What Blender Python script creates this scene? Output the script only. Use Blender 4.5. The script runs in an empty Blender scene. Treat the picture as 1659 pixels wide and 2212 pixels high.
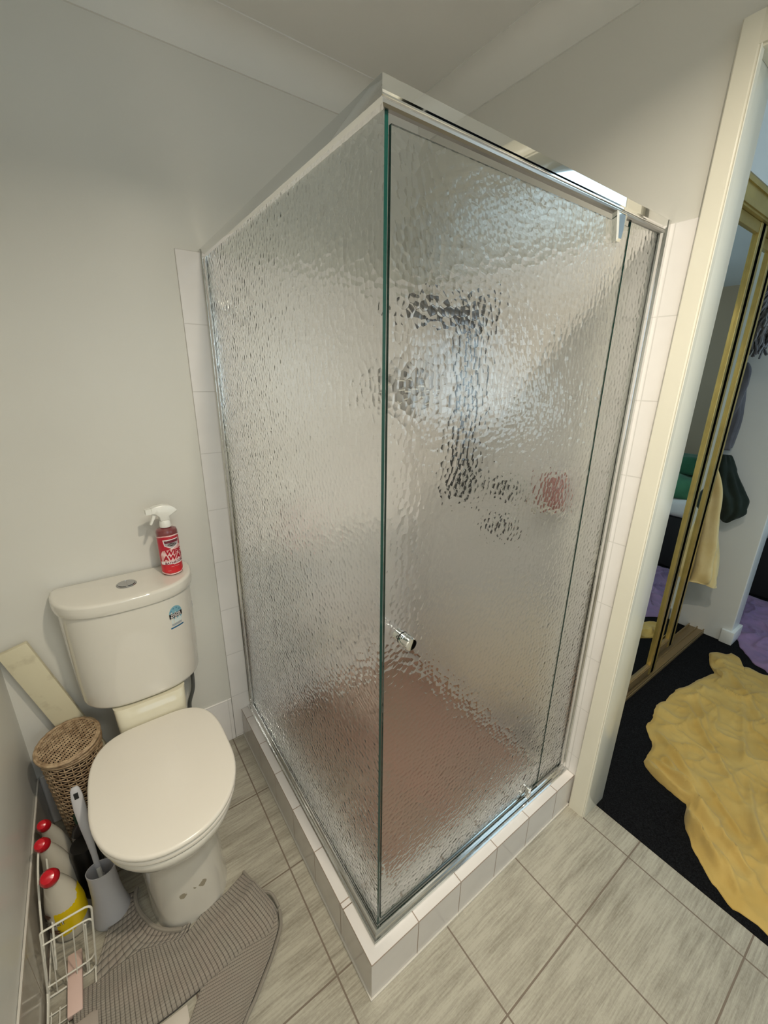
import bpy, bmesh, math, random
from mathutils import Vector, Matrix, noise
random.seed(7)
PI = math.pi
sin, cos = math.sin, math.cos
SC = bpy.context.scene
COL = SC.collection

# ------------------------------------------------------------------ camera
CAMP = Vector((-0.3373, -0.4956, 1.4602))
yaw, pitch, roll, FPX = 0.6251, -0.3148, 0.0117, 894.37
fwd = Vector((sin(yaw)*cos(pitch), cos(yaw)*cos(pitch), sin(pitch)))
rgt = Vector((cos(yaw), -sin(yaw), 0))
upv = rgt.cross(fwd)
r2, u2 = cos(roll)*rgt + sin(roll)*upv, -sin(roll)*rgt + cos(roll)*upv
cam = bpy.data.cameras.new('camera')
cam.sensor_fit = 'VERTICAL'; cam.sensor_height = 24.0; cam.lens = FPX/2212*24.0
cam.clip_start = 0.01
camo = bpy.data.objects.new('camera', cam); COL.objects.link(camo)
camo.matrix_world = Matrix(((r2.x, u2.x, -fwd.x, CAMP.x), (r2.y, u2.y, -fwd.y, CAMP.y), (r2.z, u2.z, -fwd.z, CAMP.z), (0, 0, 0, 1)))
SC.camera = camo

# ------------------------------------------------------------------ world, lights, exposure
w = bpy.data.worlds.new('world'); SC.world = w; w.use_nodes = True
w.node_tree.nodes['Background'].inputs[0].default_value = (0.65, 0.8, 1.0, 1)
w.node_tree.nodes['Background'].inputs[1].default_value = 0.6
def area(name, loc, direction, sx, sy, power, color, shape='RECTANGLE'):
    l = bpy.data.lights.new(name, 'AREA'); l.shape = shape; l.size = sx
    if shape in ('RECTANGLE', 'ELLIPSE'): l.size_y = sy
    if 'downlight' in name: l.spread = math.radians(150)
    if 'panel' in name: l.spread = math.radians(155)
    l.energy = power; l.color = color
    o = bpy.data.objects.new(name, l); COL.objects.link(o); o.location = loc
    o.rotation_euler = Vector(direction).to_track_quat('-Z', 'Y').to_euler()
    return o
LX, LY, LZ = 0.093, -0.44, 2.355
area('downlight_bulb', (LX, LY, LZ), (0, 0, -1), 0.085, 0, 15.5, (1.0, 0.88, 0.69), 'DISK')
area('bathroom_fill_light', (-0.05, -1.83, 1.55), (0, 1, 0.05), 0.9, 1.0, 3, (0.78, 0.92, 1.0))  # cool ambient fill added behind the camera
area('ceiling_panel_light', (-0.05, -0.95, 2.35), (0, 0, -1), 0.4, 0.4, 10.5, (1.0, 0.995, 0.90))  # soft overhead fill added to brighten the shower interior
area('bedroom_window_daylight', (2.6, -2.7, 1.5), (0, 1, 1.1), 2.4, 1.3, 30, (0.68, 0.89, 1.0))
area('bedroom_ceiling_light_tube', (2.05, -1.05, 2.385), (0, 0, -1), 0.8, 0, 3.6, (0.60, 0.87, 1.0), 'DISK')
SC.view_settings.view_transform = 'Standard'
SC.view_settings.look = 'None'
SC.view_settings.gamma = 1.0
SC.view_settings.use_curve_mapping = False
SC.view_settings.exposure = 0.03
cy = SC.cycles
cy.use_denoising = True
cy.max_bounces = 14; cy.transmission_bounces = 10; cy.glossy_bounces = 6; cy.diffuse_bounces = 6
cy.caustics_reflective = True; cy.caustics_refractive = True
cy.blur_glossy = 0.3; cy.sample_clamp_indirect = 30.0
cy.use_adaptive_sampling = True; cy.adaptive_threshold = 0.035; cy.adaptive_min_samples = 16

# ------------------------------------------------------------------ key dimensions
W, D = 0.8633, 0.9777          # tiled faces of the right and the toilet wall
XL = -0.650                    # left wall
HOB = 0.132
CEIL = 2.367
G = 0.050                      # plane of both glass panels
TILETOP = 1.809

# ------------------------------------------------------------------ material helpers
class NT:
    def __init__(s, name):
        s.m = bpy.data.materials.new(name); s.m.use_nodes = True
        s.t = s.m.node_tree; s.n = s.t.nodes; s.b = s.n['Principled BSDF']; s.out = s.n['Material Output']
    def new(s, typ, **kw):
        nd = s.n.new(typ)
        for k, v in kw.items():
            if isinstance(k, str) and hasattr(nd, k): setattr(nd, k, v)
        return nd
    def link(s, a, b): s.t.links.new(a, b)
    def set(s, **kw):
        mp = dict(color='Base Color', rough='Roughness', metal='Metallic', spec='Specular IOR Level', trans='Transmission Weight', ior='IOR', coat='Coat Weight', coatr='Coat Roughness', sheen='Sheen Weight', sss='Subsurface Weight', emis='Emission Strength', emc='Emission Color')
        for k, v in kw.items():
            if k in ('color', 'emc'): v = (*v, 1)
            s.b.inputs[mp[k]].default_value = v
        return s
    def math(s, op, a, b=None, c=None):
        nd = s.n.new('ShaderNodeMath'); nd.operation = op
        for i, v in enumerate((a, b, c)):
            if v is None: continue
            if hasattr(v, 'links') or hasattr(v, 'is_linked'): s.link(v, nd.inputs[i])
            else: nd.inputs[i].default_value = v
        return nd.outputs[0]
    def pos(s):
        if not hasattr(s, '_p'):
            g = s.n.new('ShaderNodeNewGeometry'); sp = s.n.new('ShaderNodeSeparateXYZ'); s.link(g.outputs['Position'], sp.inputs[0])
            s._g = g; s._p = sp
        return s._p
    def noise(s, scale, detail=4, vec=None, rough=0.5):
        nd = s.n.new('ShaderNodeTexNoise'); nd.inputs['Scale'].default_value = scale; nd.inputs['Detail'].default_value = detail
        nd.inputs['Roughness'].default_value = rough
        if vec is None: s.pos(); vec = s._g.outputs['Position']
        s.link(vec, nd.inputs['Vector']); return nd.outputs['Fac']
    def scaled(s, sx, sy, sz, vec=None):
        if vec is None: s.pos(); vec = s._g.outputs['Position']
        nd = s.n.new('ShaderNodeVectorMath'); nd.operation = 'MULTIPLY'; s.link(vec, nd.inputs[0]); nd.inputs[1].default_value = (sx, sy, sz)
        return nd.outputs[0]
    def mix(s, f, a, b):
        nd = s.n.new('ShaderNodeMix'); nd.data_type = 'RGBA'
        if hasattr(f, 'is_linked'): s.link(f, nd.inputs[0])
        else: nd.inputs[0].default_value = f
        for i, v in ((6, a), (7, b)):
            if hasattr(v, 'is_linked'): s.link(v, nd.inputs[i])
            else: nd.inputs[i].default_value = (*v, 1)
        return nd.outputs[2]
    def ramp(s, f, a, b):
        nd = s.n.new('ShaderNodeMapRange'); s.link(f, nd.inputs[0]); nd.inputs[1].default_value = a; nd.inputs[2].default_value = b
        return nd.outputs[0]
    def bump(s, h, strength=0.2, dist=0.002):
        nd = s.n.new('ShaderNodeBump'); nd.inputs['Strength'].default_value = strength; nd.inputs['Distance'].default_value = dist
        s.link(h, nd.inputs['Height'])
        if getattr(s, '_bn', None) is not None: s.link(s._bn, nd.inputs['Normal'])
        s._bn = nd.outputs[0]; s.link(nd.outputs[0], s.b.inputs['Normal']); return s
    def gridline(s, coord, off, size, width):
        """1 on a joint line, 0 elsewhere"""
        a = s.math('SUBTRACT', coord, off - width/2); a = s.math('DIVIDE', a, size); a = s.math('FRACT', a)
        return s.math('LESS_THAN', a, width/size)
    def base(s, c): s.link(c, s.b.inputs['Base Color']); return s

def plain(name, color, rough=0.5, **kw): return NT(name).set(color=color, rough=rough, **kw).m

def m_paint(name, color, rough=0.34):
    t = NT(name); t.set(rough=rough)
    n = t.noise(3.0, 3); t.base(t.mix(t.ramp(n, 0.3, 0.7), color, tuple(c*0.96 for c in color)))
    t.set(spec=.35); t.bump(t.noise(420, 2), 0.12, 0.0006); t.bump(t.noise(28, 2), 0.10, 0.002); return t.m
def m_walltile(name, axis, uoff, usize, zoff=TILETOP, zsize=0.2, color=(0.85, 0.825, 0.815), grout=(0.66, 0.64, 0.625)):
    t = NT(name); t.set(rough=0.16); p = t.pos()
    u = p.outputs['X' if axis == 'x' else 'Y']
    gl = t.math('MAXIMUM', t.gridline(u, uoff, usize, 0.0028), t.gridline(p.outputs['Z'], zoff, zsize, 0.0028))
    n = t.noise(9, 3)
    c = t.mix(t.ramp(n, 0.3, 0.7), color, tuple(x*0.95 for x in color))
    t.base(t.mix(gl, c, grout))
    t.link(t.math('MULTIPLY_ADD', gl, 0.5, 0.16), t.b.inputs['Roughness'])
    inv = t.math('SUBTRACT', 1.0, gl); t.bump(inv, 0.5, 0.0012); t.bump(t.noise(14, 2), 0.12, 0.004); return t.m
def m_floortile():
    t = NT('floor_travertine_tile'); p = t.pos()
    gl = t.math('MAXIMUM', t.gridline(p.outputs['X'], 0.2524, 0.3004, 0.0042), t.gridline(p.outputs['Y'], -0.212, 0.298, 0.0042))
    v1 = t.noise(1.0, 6, t.scaled(3.5, 34, 1), 0.65); v2 = t.noise(1.0, 6, t.scaled(12, 190, 1), 0.7); v3 = t.noise(5, 3); v4 = t.noise(150, 4, None, .7)
    f = t.math('ADD', t.math('MULTIPLY', v1, 0.34), t.math('ADD', t.math('MULTIPLY', v2, 0.40), t.math('ADD', t.math('MULTIPLY', v3, 0.16), t.math('MULTIPLY', v4, 0.14))))
    c = t.mix(t.ramp(f, 0.40, 0.58), (0.21, 0.19, 0.148), (0.41, 0.385, 0.318))
    t.base(t.mix(gl, c, (0.165, 0.130, 0.100)))
    t.link(t.math('MULTIPLY_ADD', gl, 0.4, 0.34), t.b.inputs['Roughness'])
    t.bump(t.math('SUBTRACT', 1.0, gl), 0.6, 0.0016); t.bump(f, 0.25, 0.0012); return t.m
def m_pattern_glass(name, axis):
    """hammered obscure glass: little cells pressed in one face"""
    t = NT(name); t.set(color=(0.98, 1.0, 0.992), rough=0.045, trans=1.0, ior=1.47)
    p = t.pos(); cmb = t.n.new('ShaderNodeCombineXYZ')
    t.link(p.outputs['X' if axis == 'x' else 'Y'], cmb.inputs[0]); t.link(p.outputs['Z'], cmb.inputs[1])
    jit = t.new('ShaderNodeTexNoise'); jit.inputs['Scale'].default_value = 40; jit.inputs['Detail'].default_value = 1; t.link(cmb.outputs[0], jit.inputs['Vector'])
    ad = t.n.new('ShaderNodeVectorMath'); ad.operation = 'MULTIPLY_ADD'; t.link(jit.outputs['Color'], ad.inputs[0]); ad.inputs[1].default_value = (0.003, 0.003, 0); t.link(cmb.outputs[0], ad.inputs[2])
    v = t.new('ShaderNodeTexVoronoi'); v.voronoi_dimensions = '2D'; v.feature = 'SMOOTH_F1'; v.inputs['Smoothness'].default_value = 0.22
    v.inputs['Scale'].default_value = 82; v.inputs['Randomness'].default_value = 0.85; t.link(ad.outputs[0], v.inputs['Vector'])
    h = t.math('MULTIPLY', v.outputs['Distance'], v.outputs['Distance']); h = t.math('MULTIPLY', h, -1.0)
    t.bump(h, 1.0, 0.00105)
    return t.m

M = {}
M['paint'] = m_paint('painted_wall', (0.69, 0.683, 0.64))
M['ceilpaint'] = m_paint('ceiling_paint', (0.74, 0.735, 0.70), 0.6)
M['trim'] = m_paint('gloss_trim_paint', (0.80, 0.775, 0.67), 0.14)
M['tile_y'] = m_walltile('wall_tile_toilet_side', 'x', -0.033, 0.2)
M['tile_x'] = m_walltile('wall_tile_door_side', 'y', 0.024, 0.2)
M['tile_skirt_y'] = m_walltile('skirting_tile_toilet_side', 'x', -0.048, 0.2, 0.2, 0.4)
M['tile_skirt_x'] = m_walltile('skirting_tile_left', 'y', 0.15, 0.3, 0.2, 0.4, (0.42, 0.385, 0.33), (0.30, .25, .2))
M['hob_x'] = m_walltile('kerb_tile_front', 'x', 0.146, 0.153, 0.1305, 5, (0.66, 0.63, 0.61), (0.30, 0.235, 0.19))
M['hob_y'] = m_walltile('kerb_tile_side', 'y', 0.150, 0.153, 0.1305, 5, (0.66, 0.63, 0.61), (0.30, 0.235, 0.19))
M['floor'] = m_floortile()
M['glass_x'] = m_pattern_glass('obscure_glass_door', 'x')
M['glass_y'] = m_pattern_glass('obscure_glass_side', 'y')
M['glass_back'] = plain('clear_glass', (0.98, 1.0, 0.992), 0.0, trans=1.0, ior=1.47)
M['glass_edge'] = plain('green_glass_edge', (0.002, 0.035, 0.028), 0.1)
M['chrome'] = plain('chrome', (0.86, 0.86, 0.85), 0.035, metal=1.0)
M['alu'] = plain('polished_aluminium', (0.74, 0.74, 0.73), 0.14, metal=1.0)
M['rubber'] = plain('black_rubber', (0.012, 0.012, 0.012), 0.5)
M['silicone'] = plain('silicone', (0.55, 0.52, 0.47), 0.4)
def m_ceramic(name, c):
    t = NT(name); t.set(color=c, rough=0.06, coat=0.6, coatr=0.03); return t.m
M['ceramic'] = m_ceramic('white_ceramic', (0.72, 0.695, 0.635))
def m_pan():
    t = NT('white_ceramic_pan'); t.set(rough=0.07, coat=0.6, coatr=0.03); t.pos(); m = None
    for c, r in (((-.284, .416, .132), .012), ((-.303, .413, .136), .007), ((-.334, .412, .130), .010)):
        d = t.n.new('ShaderNodeVectorMath'); d.operation = 'DISTANCE'; t.link(t._g.outputs['Position'], d.inputs[0]); d.inputs[1].default_value = c
        q = t.math('LESS_THAN', t.math('ADD', d.outputs['Value'], t.math('MULTIPLY', t.noise(90, 3), .016)), r+.008)
        m = q if m is None else t.math('MAXIMUM', m, q)
    t.base(t.mix(m, (0.72, 0.695, 0.635), (0.36, 0.32, 0.24))); return t.m
M['pan'] = m_pan()
M['ceramic_cream'] = m_ceramic('cream_ceramic', (0.70, 0.66, 0.52))
M['seatplastic'] = plain('seat_plastic', (0.74, 0.70, 0.635), 0.22)
t = NT('shower_floor_mosaic'); p = t.pos()
gl = t.math('MAXIMUM', t.gridline(p.outputs['X'], 0.1, 0.05, 0.003), t.gridline(p.outputs['Y'], 0.1, 0.05, 0.003))
t.base(t.mix(gl, t.mix(t.ramp(t.noise(6, 3), .35, .65), (0.41, 0.195, 0.14), (0.34, 0.205, 0.145)), (0.28, 0.185, 0.14))); t.set(rough=0.35); M['mosaic'] = t.m
def m_carpet():
    t = NT('black_carpet'); t.set(rough=1.0, spec=0.05); n = t.noise(260, 5, None, .8); n2 = t.noise(35, 3)
    t.base(t.mix(t.ramp(n, 0.4, 0.8), (0.0045, 0.0045, 0.005), (0.03, 0.031, 0.034))); t.bump(n, 1.0, 0.004); t.bump(n2, .5, .006); return t.m
M['carpet'] = m_carpet()
def m_cloth(name, c1, c2, rough=0.9, fine=900, sheen=0.15):
    t = NT(name); t.set(rough=rough, sheen=sheen, spec=.15); n = t.noise(7, 3)
    t.base(t.mix(t.ramp(n, .35, .65), c1, c2)); t.bump(t.noise(fine, 2), 0.25, 0.0008); t.bump(t.noise(45, 4), 0.35, 0.004); return t.m
M['yellow_cloth'] = m_cloth('mustard_cotton', (0.47, 0.31, 0.085), (0.53, 0.37, 0.12))
M['purple_cloth'] = m_cloth('lilac_cotton', (0.20, 0.14, 0.27), (0.26, 0.17, 0.30))
M['green_cloth'] = m_cloth('green_bedding', (0.05, 0.17, 0.095), (0.07, 0.22, 0.12))
M['cream_cloth'] = m_cloth('cream_linen', (0.72, 0.60, 0.33), (0.62, 0.48, 0.22))
M['black_cloth'] = m_cloth('black_garment', (0.008, 0.014, 0.011), (0.02, 0.03, 0.025))
M['grey_cloth'] = m_cloth('grey_knit', (0.10, 0.10, 0.11), (0.28, 0.28, 0.30))
M['white_cloth'] = m_cloth('white_sheet', (0.62, 0.64, 0.66), (0.7, 0.72, 0.72))
def m_gold():
    t = NT('brass_anodised_aluminium'); t.set(metal=0.75, rough=0.38)
    t.base(t.mix(t.ramp(t.noise(12, 3), .35, .65), (0.56, 0.43, 0.15), (0.46, 0.35, 0.12))); return t.m
M['gold'] = m_gold()
M['bronze'] = plain('aged_brass_track', (0.34, 0.24, 0.12), 0.4, metal=0.6)
M['mirror'] = plain('mirror_silver', (0.80, 0.86, 0.84), 0.0, metal=1.0)
M['bedroom_paint'] = m_paint('bedroom_paint', (0.72, 0.74, 0.73), 0.3)
M['bedroom_ceiling'] = m_paint('bedroom_ceiling_paint', (0.84, 0.88, 0.89), 0.5)
M['taupe_paint'] = m_paint('taupe_paint', (0.42, 0.33, 0.22), 0.5)
def m_wicker():
    t = NT('wicker'); t.set(rough=0.55); n = t.noise(60, 4)
    t.base(t.mix(t.ramp(n, .35, .65), (0.26, 0.17, 0.095), (0.50, 0.37, 0.235))); t.bump(t.noise(500, 2), .4, .0008); return t.m
M['wicker'] = m_wicker()
t = NT('offwhite_board_paint'); t.set(rough=0.5)
t.base(t.mix(t.ramp(t.noise(18, 5), .55, .8), (0.62, 0.575, 0.42), (0.40, 0.35, 0.24))); M['board'] = t.m
M['white_plastic'] = plain('white_plastic', (0.80, 0.80, 0.76), 0.3, sss=0.0)
M['grey_plastic'] = plain('pale_grey_plastic', (0.50, 0.50, 0.53), 0.35)
M['white_wire'] = plain('white_coated_wire', (0.66, 0.64, 0.57), 0.35)
M['red_plastic'] = plain('red_plastic', (0.52, 0.008, 0.018), 0.22)
M['bottle_white'] = plain('glossy_white_bottle', (0.66, 0.62, 0.53), 0.12)
M['bottle_yellow'] = plain('yellow_label', (0.72, 0.52, 0.0), 0.25)
M['brown_print'] = plain('brown_print', (0.10, 0.04, 0.02), 0.4)
M['dark_green_cap'] = plain('dark_green_plastic', (0.006, 0.05, 0.022), 0.4)
M['dark_bottle'] = plain('dark_bottle', (0.045, 0.04, 0.04), 0.25)
M['black_plastic'] = plain('black_plastic', (0.006, 0.006, 0.006), 0.4)
t = NT('red_cleaner_liquid'); t.set(color=(0.34, 0.035, 0.02), rough=0.08, coat=.5); t.base(t.mix(t.ramp(t.pos().outputs['Z'], .86, .99), (0.36, 0.045, 0.008), (0.20, 0.045, 0.05))); M['redliquid'] = t.m
t = NT('red_label'); t.set(rough=0.3); p = t.pos()
t.base(t.mix(t.ramp(t.math('ADD', p.outputs['Z'], t.math('MULTIPLY', t.noise(60, 2), .02)), .884, .905), (0.62, 0.02, 0.03), (0.50, 0.012, 0.035))); M['label_red'] = t.m
t = NT('pink_label_field'); t.set(rough=0.3)
t.base(t.mix(t.ramp(t.noise(55, 2), .42, .62), (0.86, 0.62, 0.62), (0.74, 0.38, 0.38))); M['label_pink'] = t.m
M['label_white'] = plain('label_white', (0.85, 0.80, 0.80), 0.3)
M['label_grey'] = plain('label_silver', (0.42, 0.38, 0.40), 0.3)
M['label_dark'] = plain('label_maroon', (0.16, 0.02, 0.04), 0.3)
M['letter_red'] = plain('letter_red', (0.42, 0.0, 0.02), 0.3)
M['letter_maroon'] = plain('letter_maroon', (0.20, 0.01, 0.04), 0.3)
M['sticker_blue'] = plain('sticker_blue', (0.20, 0.42, 0.52), 0.4)
M['sticker_dark_blue'] = plain('sticker_dark_blue', (0.02, 0.13, 0.28), 0.4)
M['sticker_black'] = plain('sticker_black', (0.01, 0.01, 0.012), 0.4)
M['sticker_pale'] = plain('sticker_pale', (0.62, 0.70, 0.70), 0.4)
M['steel_hose'] = plain('braided_steel', (0.20, 0.21, 0.21), 0.4, metal=.7)
M['button'] = plain('satin_button_metal', (0.45, 0.45, 0.45), 0.22, metal=.9)
M['grey_shower'] = plain('shower_dark_grey', (0.085, 0.085, 0.09), 0.3)
M['pink_paper'] = plain('pink_packet', (0.62, 0.45, 0.40), 0.5)
M['grey_paper'] = plain('grey_packet', (0.36, 0.31, 0.27), 0.6)
M['black_base'] = plain('black_bed_base', (0.006, 0.006, 0.007), 0.8)

def m_mat(name, ku, kv, amp):
    """ribbed towelling: rows of small raised stitches in uv space"""
    t = NT(name); t.set(rough=1.0, spec=0.08, sheen=0.2)
    uv = t.n.new('ShaderNodeUVMap'); sp = t.n.new('ShaderNodeSeparateXYZ'); t.link(uv.outputs[0], sp.inputs[0])
    a = t.math('ABSOLUTE', t.math('SINE', t.math('MULTIPLY', sp.outputs[0], ku)))
    b = t.math('ABSOLUTE', t.math('SINE', t.math('MULTIPLY', sp.outputs[1], kv)))
    h = t.math('MULTIPLY', t.math('POWER', a, .33), t.math('MULTIPLY_ADD', t.math('POWER', b, .4), .45, .55))
    c = t.mix(t.ramp(h, 0.25, 0.72), (0.075, 0.062, 0.050), (0.285, 0.258, 0.220))
    t.base(t.mix(t.ramp(t.noise(14, 4), .45, .62), c, t.mix(.12, c, (0.30, 0.20, 0.17)))); t.bump(h, 0.9, amp); t.bump(t.noise(700, 2), .3, .001); return t.m
M['mat_rib'] = m_mat('ribbed_towelling', PI/0.0088, PI/0.0058, 0.003)
M['mat_nub'] = m_mat('nubbly_towelling', PI/0.0120, PI/0.0120, 0.007)
M['mat_under'] = m_mat('ribbed_towelling_leg', PI/0.0085, PI/0.005, 0.002)
M['mat_edge'] = m_cloth('mat_binding', (0.22, 0.20, 0.17), (0.25, 0.225, 0.19))

# ------------------------------------------------------------------ mesh helpers
def obj(name, bm, mat, parent=None, smooth=True, sharp=35, mats=None):
    if smooth:
        for f in bm.faces: f.smooth = True
    bmesh.ops.recalc_face_normals(bm, faces=bm.faces[:])
    me = bpy.data.meshes.new(name); bm.to_mesh(me); bm.free()
    for m in (mats or [mat]): me.materials.append(m if not isinstance(m, str) else M[m])
    if smooth and sharp: me.set_sharp_from_angle(angle=math.radians(sharp))
    o = bpy.data.objects.new(name, me); COL.objects.link(o)
    if parent is not None: o.parent = parent; o.matrix_parent_inverse = parent.matrix_world.inverted()
    return o
def thing(name, label, cat, loc=(0, 0, 0), group=None):
    o = bpy.data.objects.new(name, None); COL.objects.link(o); o.location = loc; o.empty_display_size = .05
    o['label'] = label; o['category'] = cat
    if group: o['group'] = group
    o.matrix_world = Matrix.Translation(loc)
    return o
def tag(o, label, cat, group=None):
    o['label'] = label; o['category'] = cat
    if group: o['group'] = group
    return o
def struct(name, bm, mat, label=None, **kw):
    o = obj(name, bm, mat, None, **kw); o['kind'] = 'structure'
    if label: o['label'] = label
    return o
def box(bm, x0, x1, y0, y1, z0, z1, bev=0.0, seg=2, mi=0, mat=None):
    r = bmesh.ops.create_cube(bm, size=1.0); vs = r['verts']
    for v in vs: v.co = Vector(((x0+x1)/2 + v.co.x*(x1-x0), (y0+y1)/2 + v.co.y*(y1-y0), (z0+z1)/2 + v.co.z*(z1-z0)))
    fs = list({f for v in vs for f in v.link_faces})
    if bev > 0:
        es = list({e for v in vs for e in v.link_edges})
        rr = bmesh.ops.bevel(bm, geom=es, offset=bev, segments=seg, profile=.5, affect='EDGES')
        fs = [f for f in rr['faces']] + [f for f in fs if f.is_valid]
    for f in set(fs):
        if f.is_valid: f.material_index = mi
    if mat is not None:
        for v in {v for f in set(fs) if f.is_valid for v in f.verts}: v.co = mat @ v.co
    return fs
def BX(*a, **k):
    bm = bmesh.new(); box(bm, *a, **k); return bm
def loft(bm, secs, cap=True, mi=0, closed=True):
    rings = [[bm.verts.new(p) for p in s] for s in secs]
    n = len(rings[0])
    for a, b in zip(rings, rings[1:]):
        for i in range(n if closed else n-1):
            j = (i+1) % n
            f = bm.faces.new((a[i], a[j], b[j], b[i])); f.material_index = mi
    if cap and closed:
        for r in (rings[0], rings[-1]):
            try:
                f = bm.faces.new(r); f.material_index = mi
            except ValueError: pass
    return rings
def frame_from(d):
    d = Vector(d).normalized(); up = Vector((0, 0, 1)) if abs(d.z) < .95 else Vector((1, 0, 0))
    a = d.cross(up).normalized(); return a, a.cross(d).normalized()
def tube(bm, pts, r, n=8, closed=False, mi=0, cap=True):
    pts = [Vector(p) for p in pts]; N = len(pts); secs = []
    a = None
    for i, p in enumerate(pts):
        if closed: d = pts[(i+1) % N] - pts[i-1]
        else: d = pts[min(i+1, N-1)] - pts[max(i-1, 0)]
        d = d.normalized() if d.length > 1e-9 else Vector((0, 0, 1))
        if a is None: a, b = frame_from(d)
        else:
            a = (a - d*a.dot(d)).normalized(); b = a.cross(d).normalized()
        rr = r[i] if isinstance(r, (list, tuple)) else r
        secs.append([p + a*(rr*cos(2*PI*k/n)) + b*(rr*sin(2*PI*k/n)) for k in range(n)])
    if closed: secs.append(secs[0]); 
    rings = loft(bm, secs, cap=cap and not closed, mi=mi)
    if closed: bmesh.ops.remove_doubles(bm, verts=rings[0]+rings[-1], dist=1e-7)
def smoothpath(pts, n=8, closed=False):
    pts = [Vector(p) for p in pts]; out = []; N = len(pts)
    rng = N if closed else N-1
    for i in range(rng):
        g = lambda k: pts[k % N] if closed else pts[max(0, min(N-1, k))]
        p0, p1, p2, p3 = g(i-1), g(i), g(i+1), g(i+2)
        for k in range(n):
            t = k/n
            out.append(0.5*((2*p1) + (p2-p0)*t + (2*p0-5*p1+4*p2-p3)*t*t + (3*p1-p0-3*p2+p3)*t**3))
    if not closed: out.append(pts[-1])
    return out
def lathe(bm, prof, cx=0, cy=0, n=40, mi=0, M4=None, cap=True):
    secs = []
    for r, z in prof:
        s = [Vector((cx + r*cos(2*PI*k/n), cy + r*sin(2*PI*k/n), z)) for k in range(n)]
        if M4 is not None: s = [M4 @ v for v in s]
        secs.append(s)
    return loft(bm, secs, cap=cap, mi=mi)
def cyl(bm, p0, p1, r, n=24, r1=None, mi=0):
    tube(bm, [p0, p1], [r, r if r1 is None else r1], n=n, mi=mi)
def prism(bm, poly, h0, h1, fn, mi=0):
    """poly 2D list extruded between h0,h1 ; fn(u,v,h)->xyz"""
    loft(bm, [[fn(u, v, h0) for u, v in poly], [fn(u, v, h1) for u, v in poly]], mi=mi)

# ------------------------------------------------------------------ the room
def wall_with_hole(x0, x1, y0, y1, z0, z1, hole, axis):
    """box wall with a rectangular opening; axis = direction along wall"""
    bm = bmesh.new(); a0, a1, h0, h1 = hole
    parts = [(None, a0, z0, z1), (a1, None, z0, z1), (a0, a1, z0, h0), (a0, a1, h1, z1)]
    for s, e, b, t_ in parts:
        if t_ - b < 1e-4: continue
        if axis == 'x': box(bm, x0 if s is None else s, x1 if e is None else e, y0, y1, b, t_)
        else: box(bm, x0, x1, y0 if s is None else s, y1 if e is None else e, b, t_)
    return bm
struct('floor', BX(XL-.1, 0.935, -1.95, D+.1, -0.05, 0.0), 'floor', smooth=False)
struct('floor', BX(0.935, 5.6, -2.95, 1.6, -0.05, 0.002), 'carpet', label='black carpet of the room beyond the doorway', smooth=False)
struct('ceiling', BX(XL-.1, W+.122, -1.95, D+.1, CEIL, CEIL+.05), 'ceilpaint', smooth=False)
struct('ceiling', BX(W+.122, 5.6, -2.95, 1.6, 2.42, 2.47), 'bedroom_ceiling', smooth=False)
struct('wall_back', BX(XL-.12, W+.122, D+.005, D+.12, 0, CEIL), 'paint', smooth=False)
struct('wall_left', BX(XL-.12, XL-.006, -1.95, D+.005, 0, CEIL), 'paint', smooth=False)
JY = -0.062; DOORW = 0.84; HEAD = 2.075
struct('wall_right', wall_with_hole(W+.005, W+.122, -1.95, D+.005, 0, CEIL, (JY-DOORW, JY+.012, 0, HEAD+.012), 'y'), 'paint', smooth=False)
struct('wall_front', wall_with_hole(XL-.006, W+.005, -1.95, -1.85, 0, CEIL, (-0.5, 0.4, 1.05, 2.05), 'x'), 'paint', smooth=False)  # opening made for the added fill light
# coved cornice
def cornice(name, axis):
    bm = bmesh.new(); zc = 2.285; c = 0.082; n = 8
    prof = [(0, zc-.004), (0.006, zc-.004), (0.006, zc)] + [(0.006 + (c-.009)*(1-cos(PI/2*k/n)), zc + (CEIL-.003-zc)*sin(PI/2*k/n)) for k in range(n+1)] + [(c, CEIL-.003), (c, CEIL), (0, CEIL)]
    e0 = []; e1 = []
    for d, z in prof:
        if axis == 'y': e0.append((XL-.006, D+.005-d, z)); e1.append((W+.005-d, D+.005-d, z))
        else: e0.append((W+.005-d, -1.85, z)); e1.append((W+.005-d, D+.005-d, z))
    loft(bm, [e0, e1]); return struct(name, bm, 'ceilpaint', sharp=25)
cornice('trim_1', 'y'); cornice('trim_2', 'x')
# wall tiles
struct('wall_back', BX(-0.033, W, D, D+.006, 0, TILETOP, bev=.0012), 'tile_y', label='white tiles on the toilet wall', smooth=False)
struct('wall_right', BX(W, W+.006, JY+.036, D, 0, TILETOP, bev=.0012), 'tile_x', label='white tiles on the wall beside the doorway', smooth=False)
struct('baseboard_back', BX(XL, -0.0345, D-.001, D+.006, 0, 0.203, bev=.0015), 'tile_skirt_y', smooth=False)
struct('baseboard_left', BX(XL-.006, XL, -1.85, D-.0015, 0, 0.2, bev=.0015), 'tile_skirt_x', smooth=False)
bm = BX(XL-.005, XL-.0005, -1.85, D-.002, 0.2, 0.204); struct('trim_3', bm, 'silicone', label='pale grout bead along the skirting tiles', smooth=False)

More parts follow.
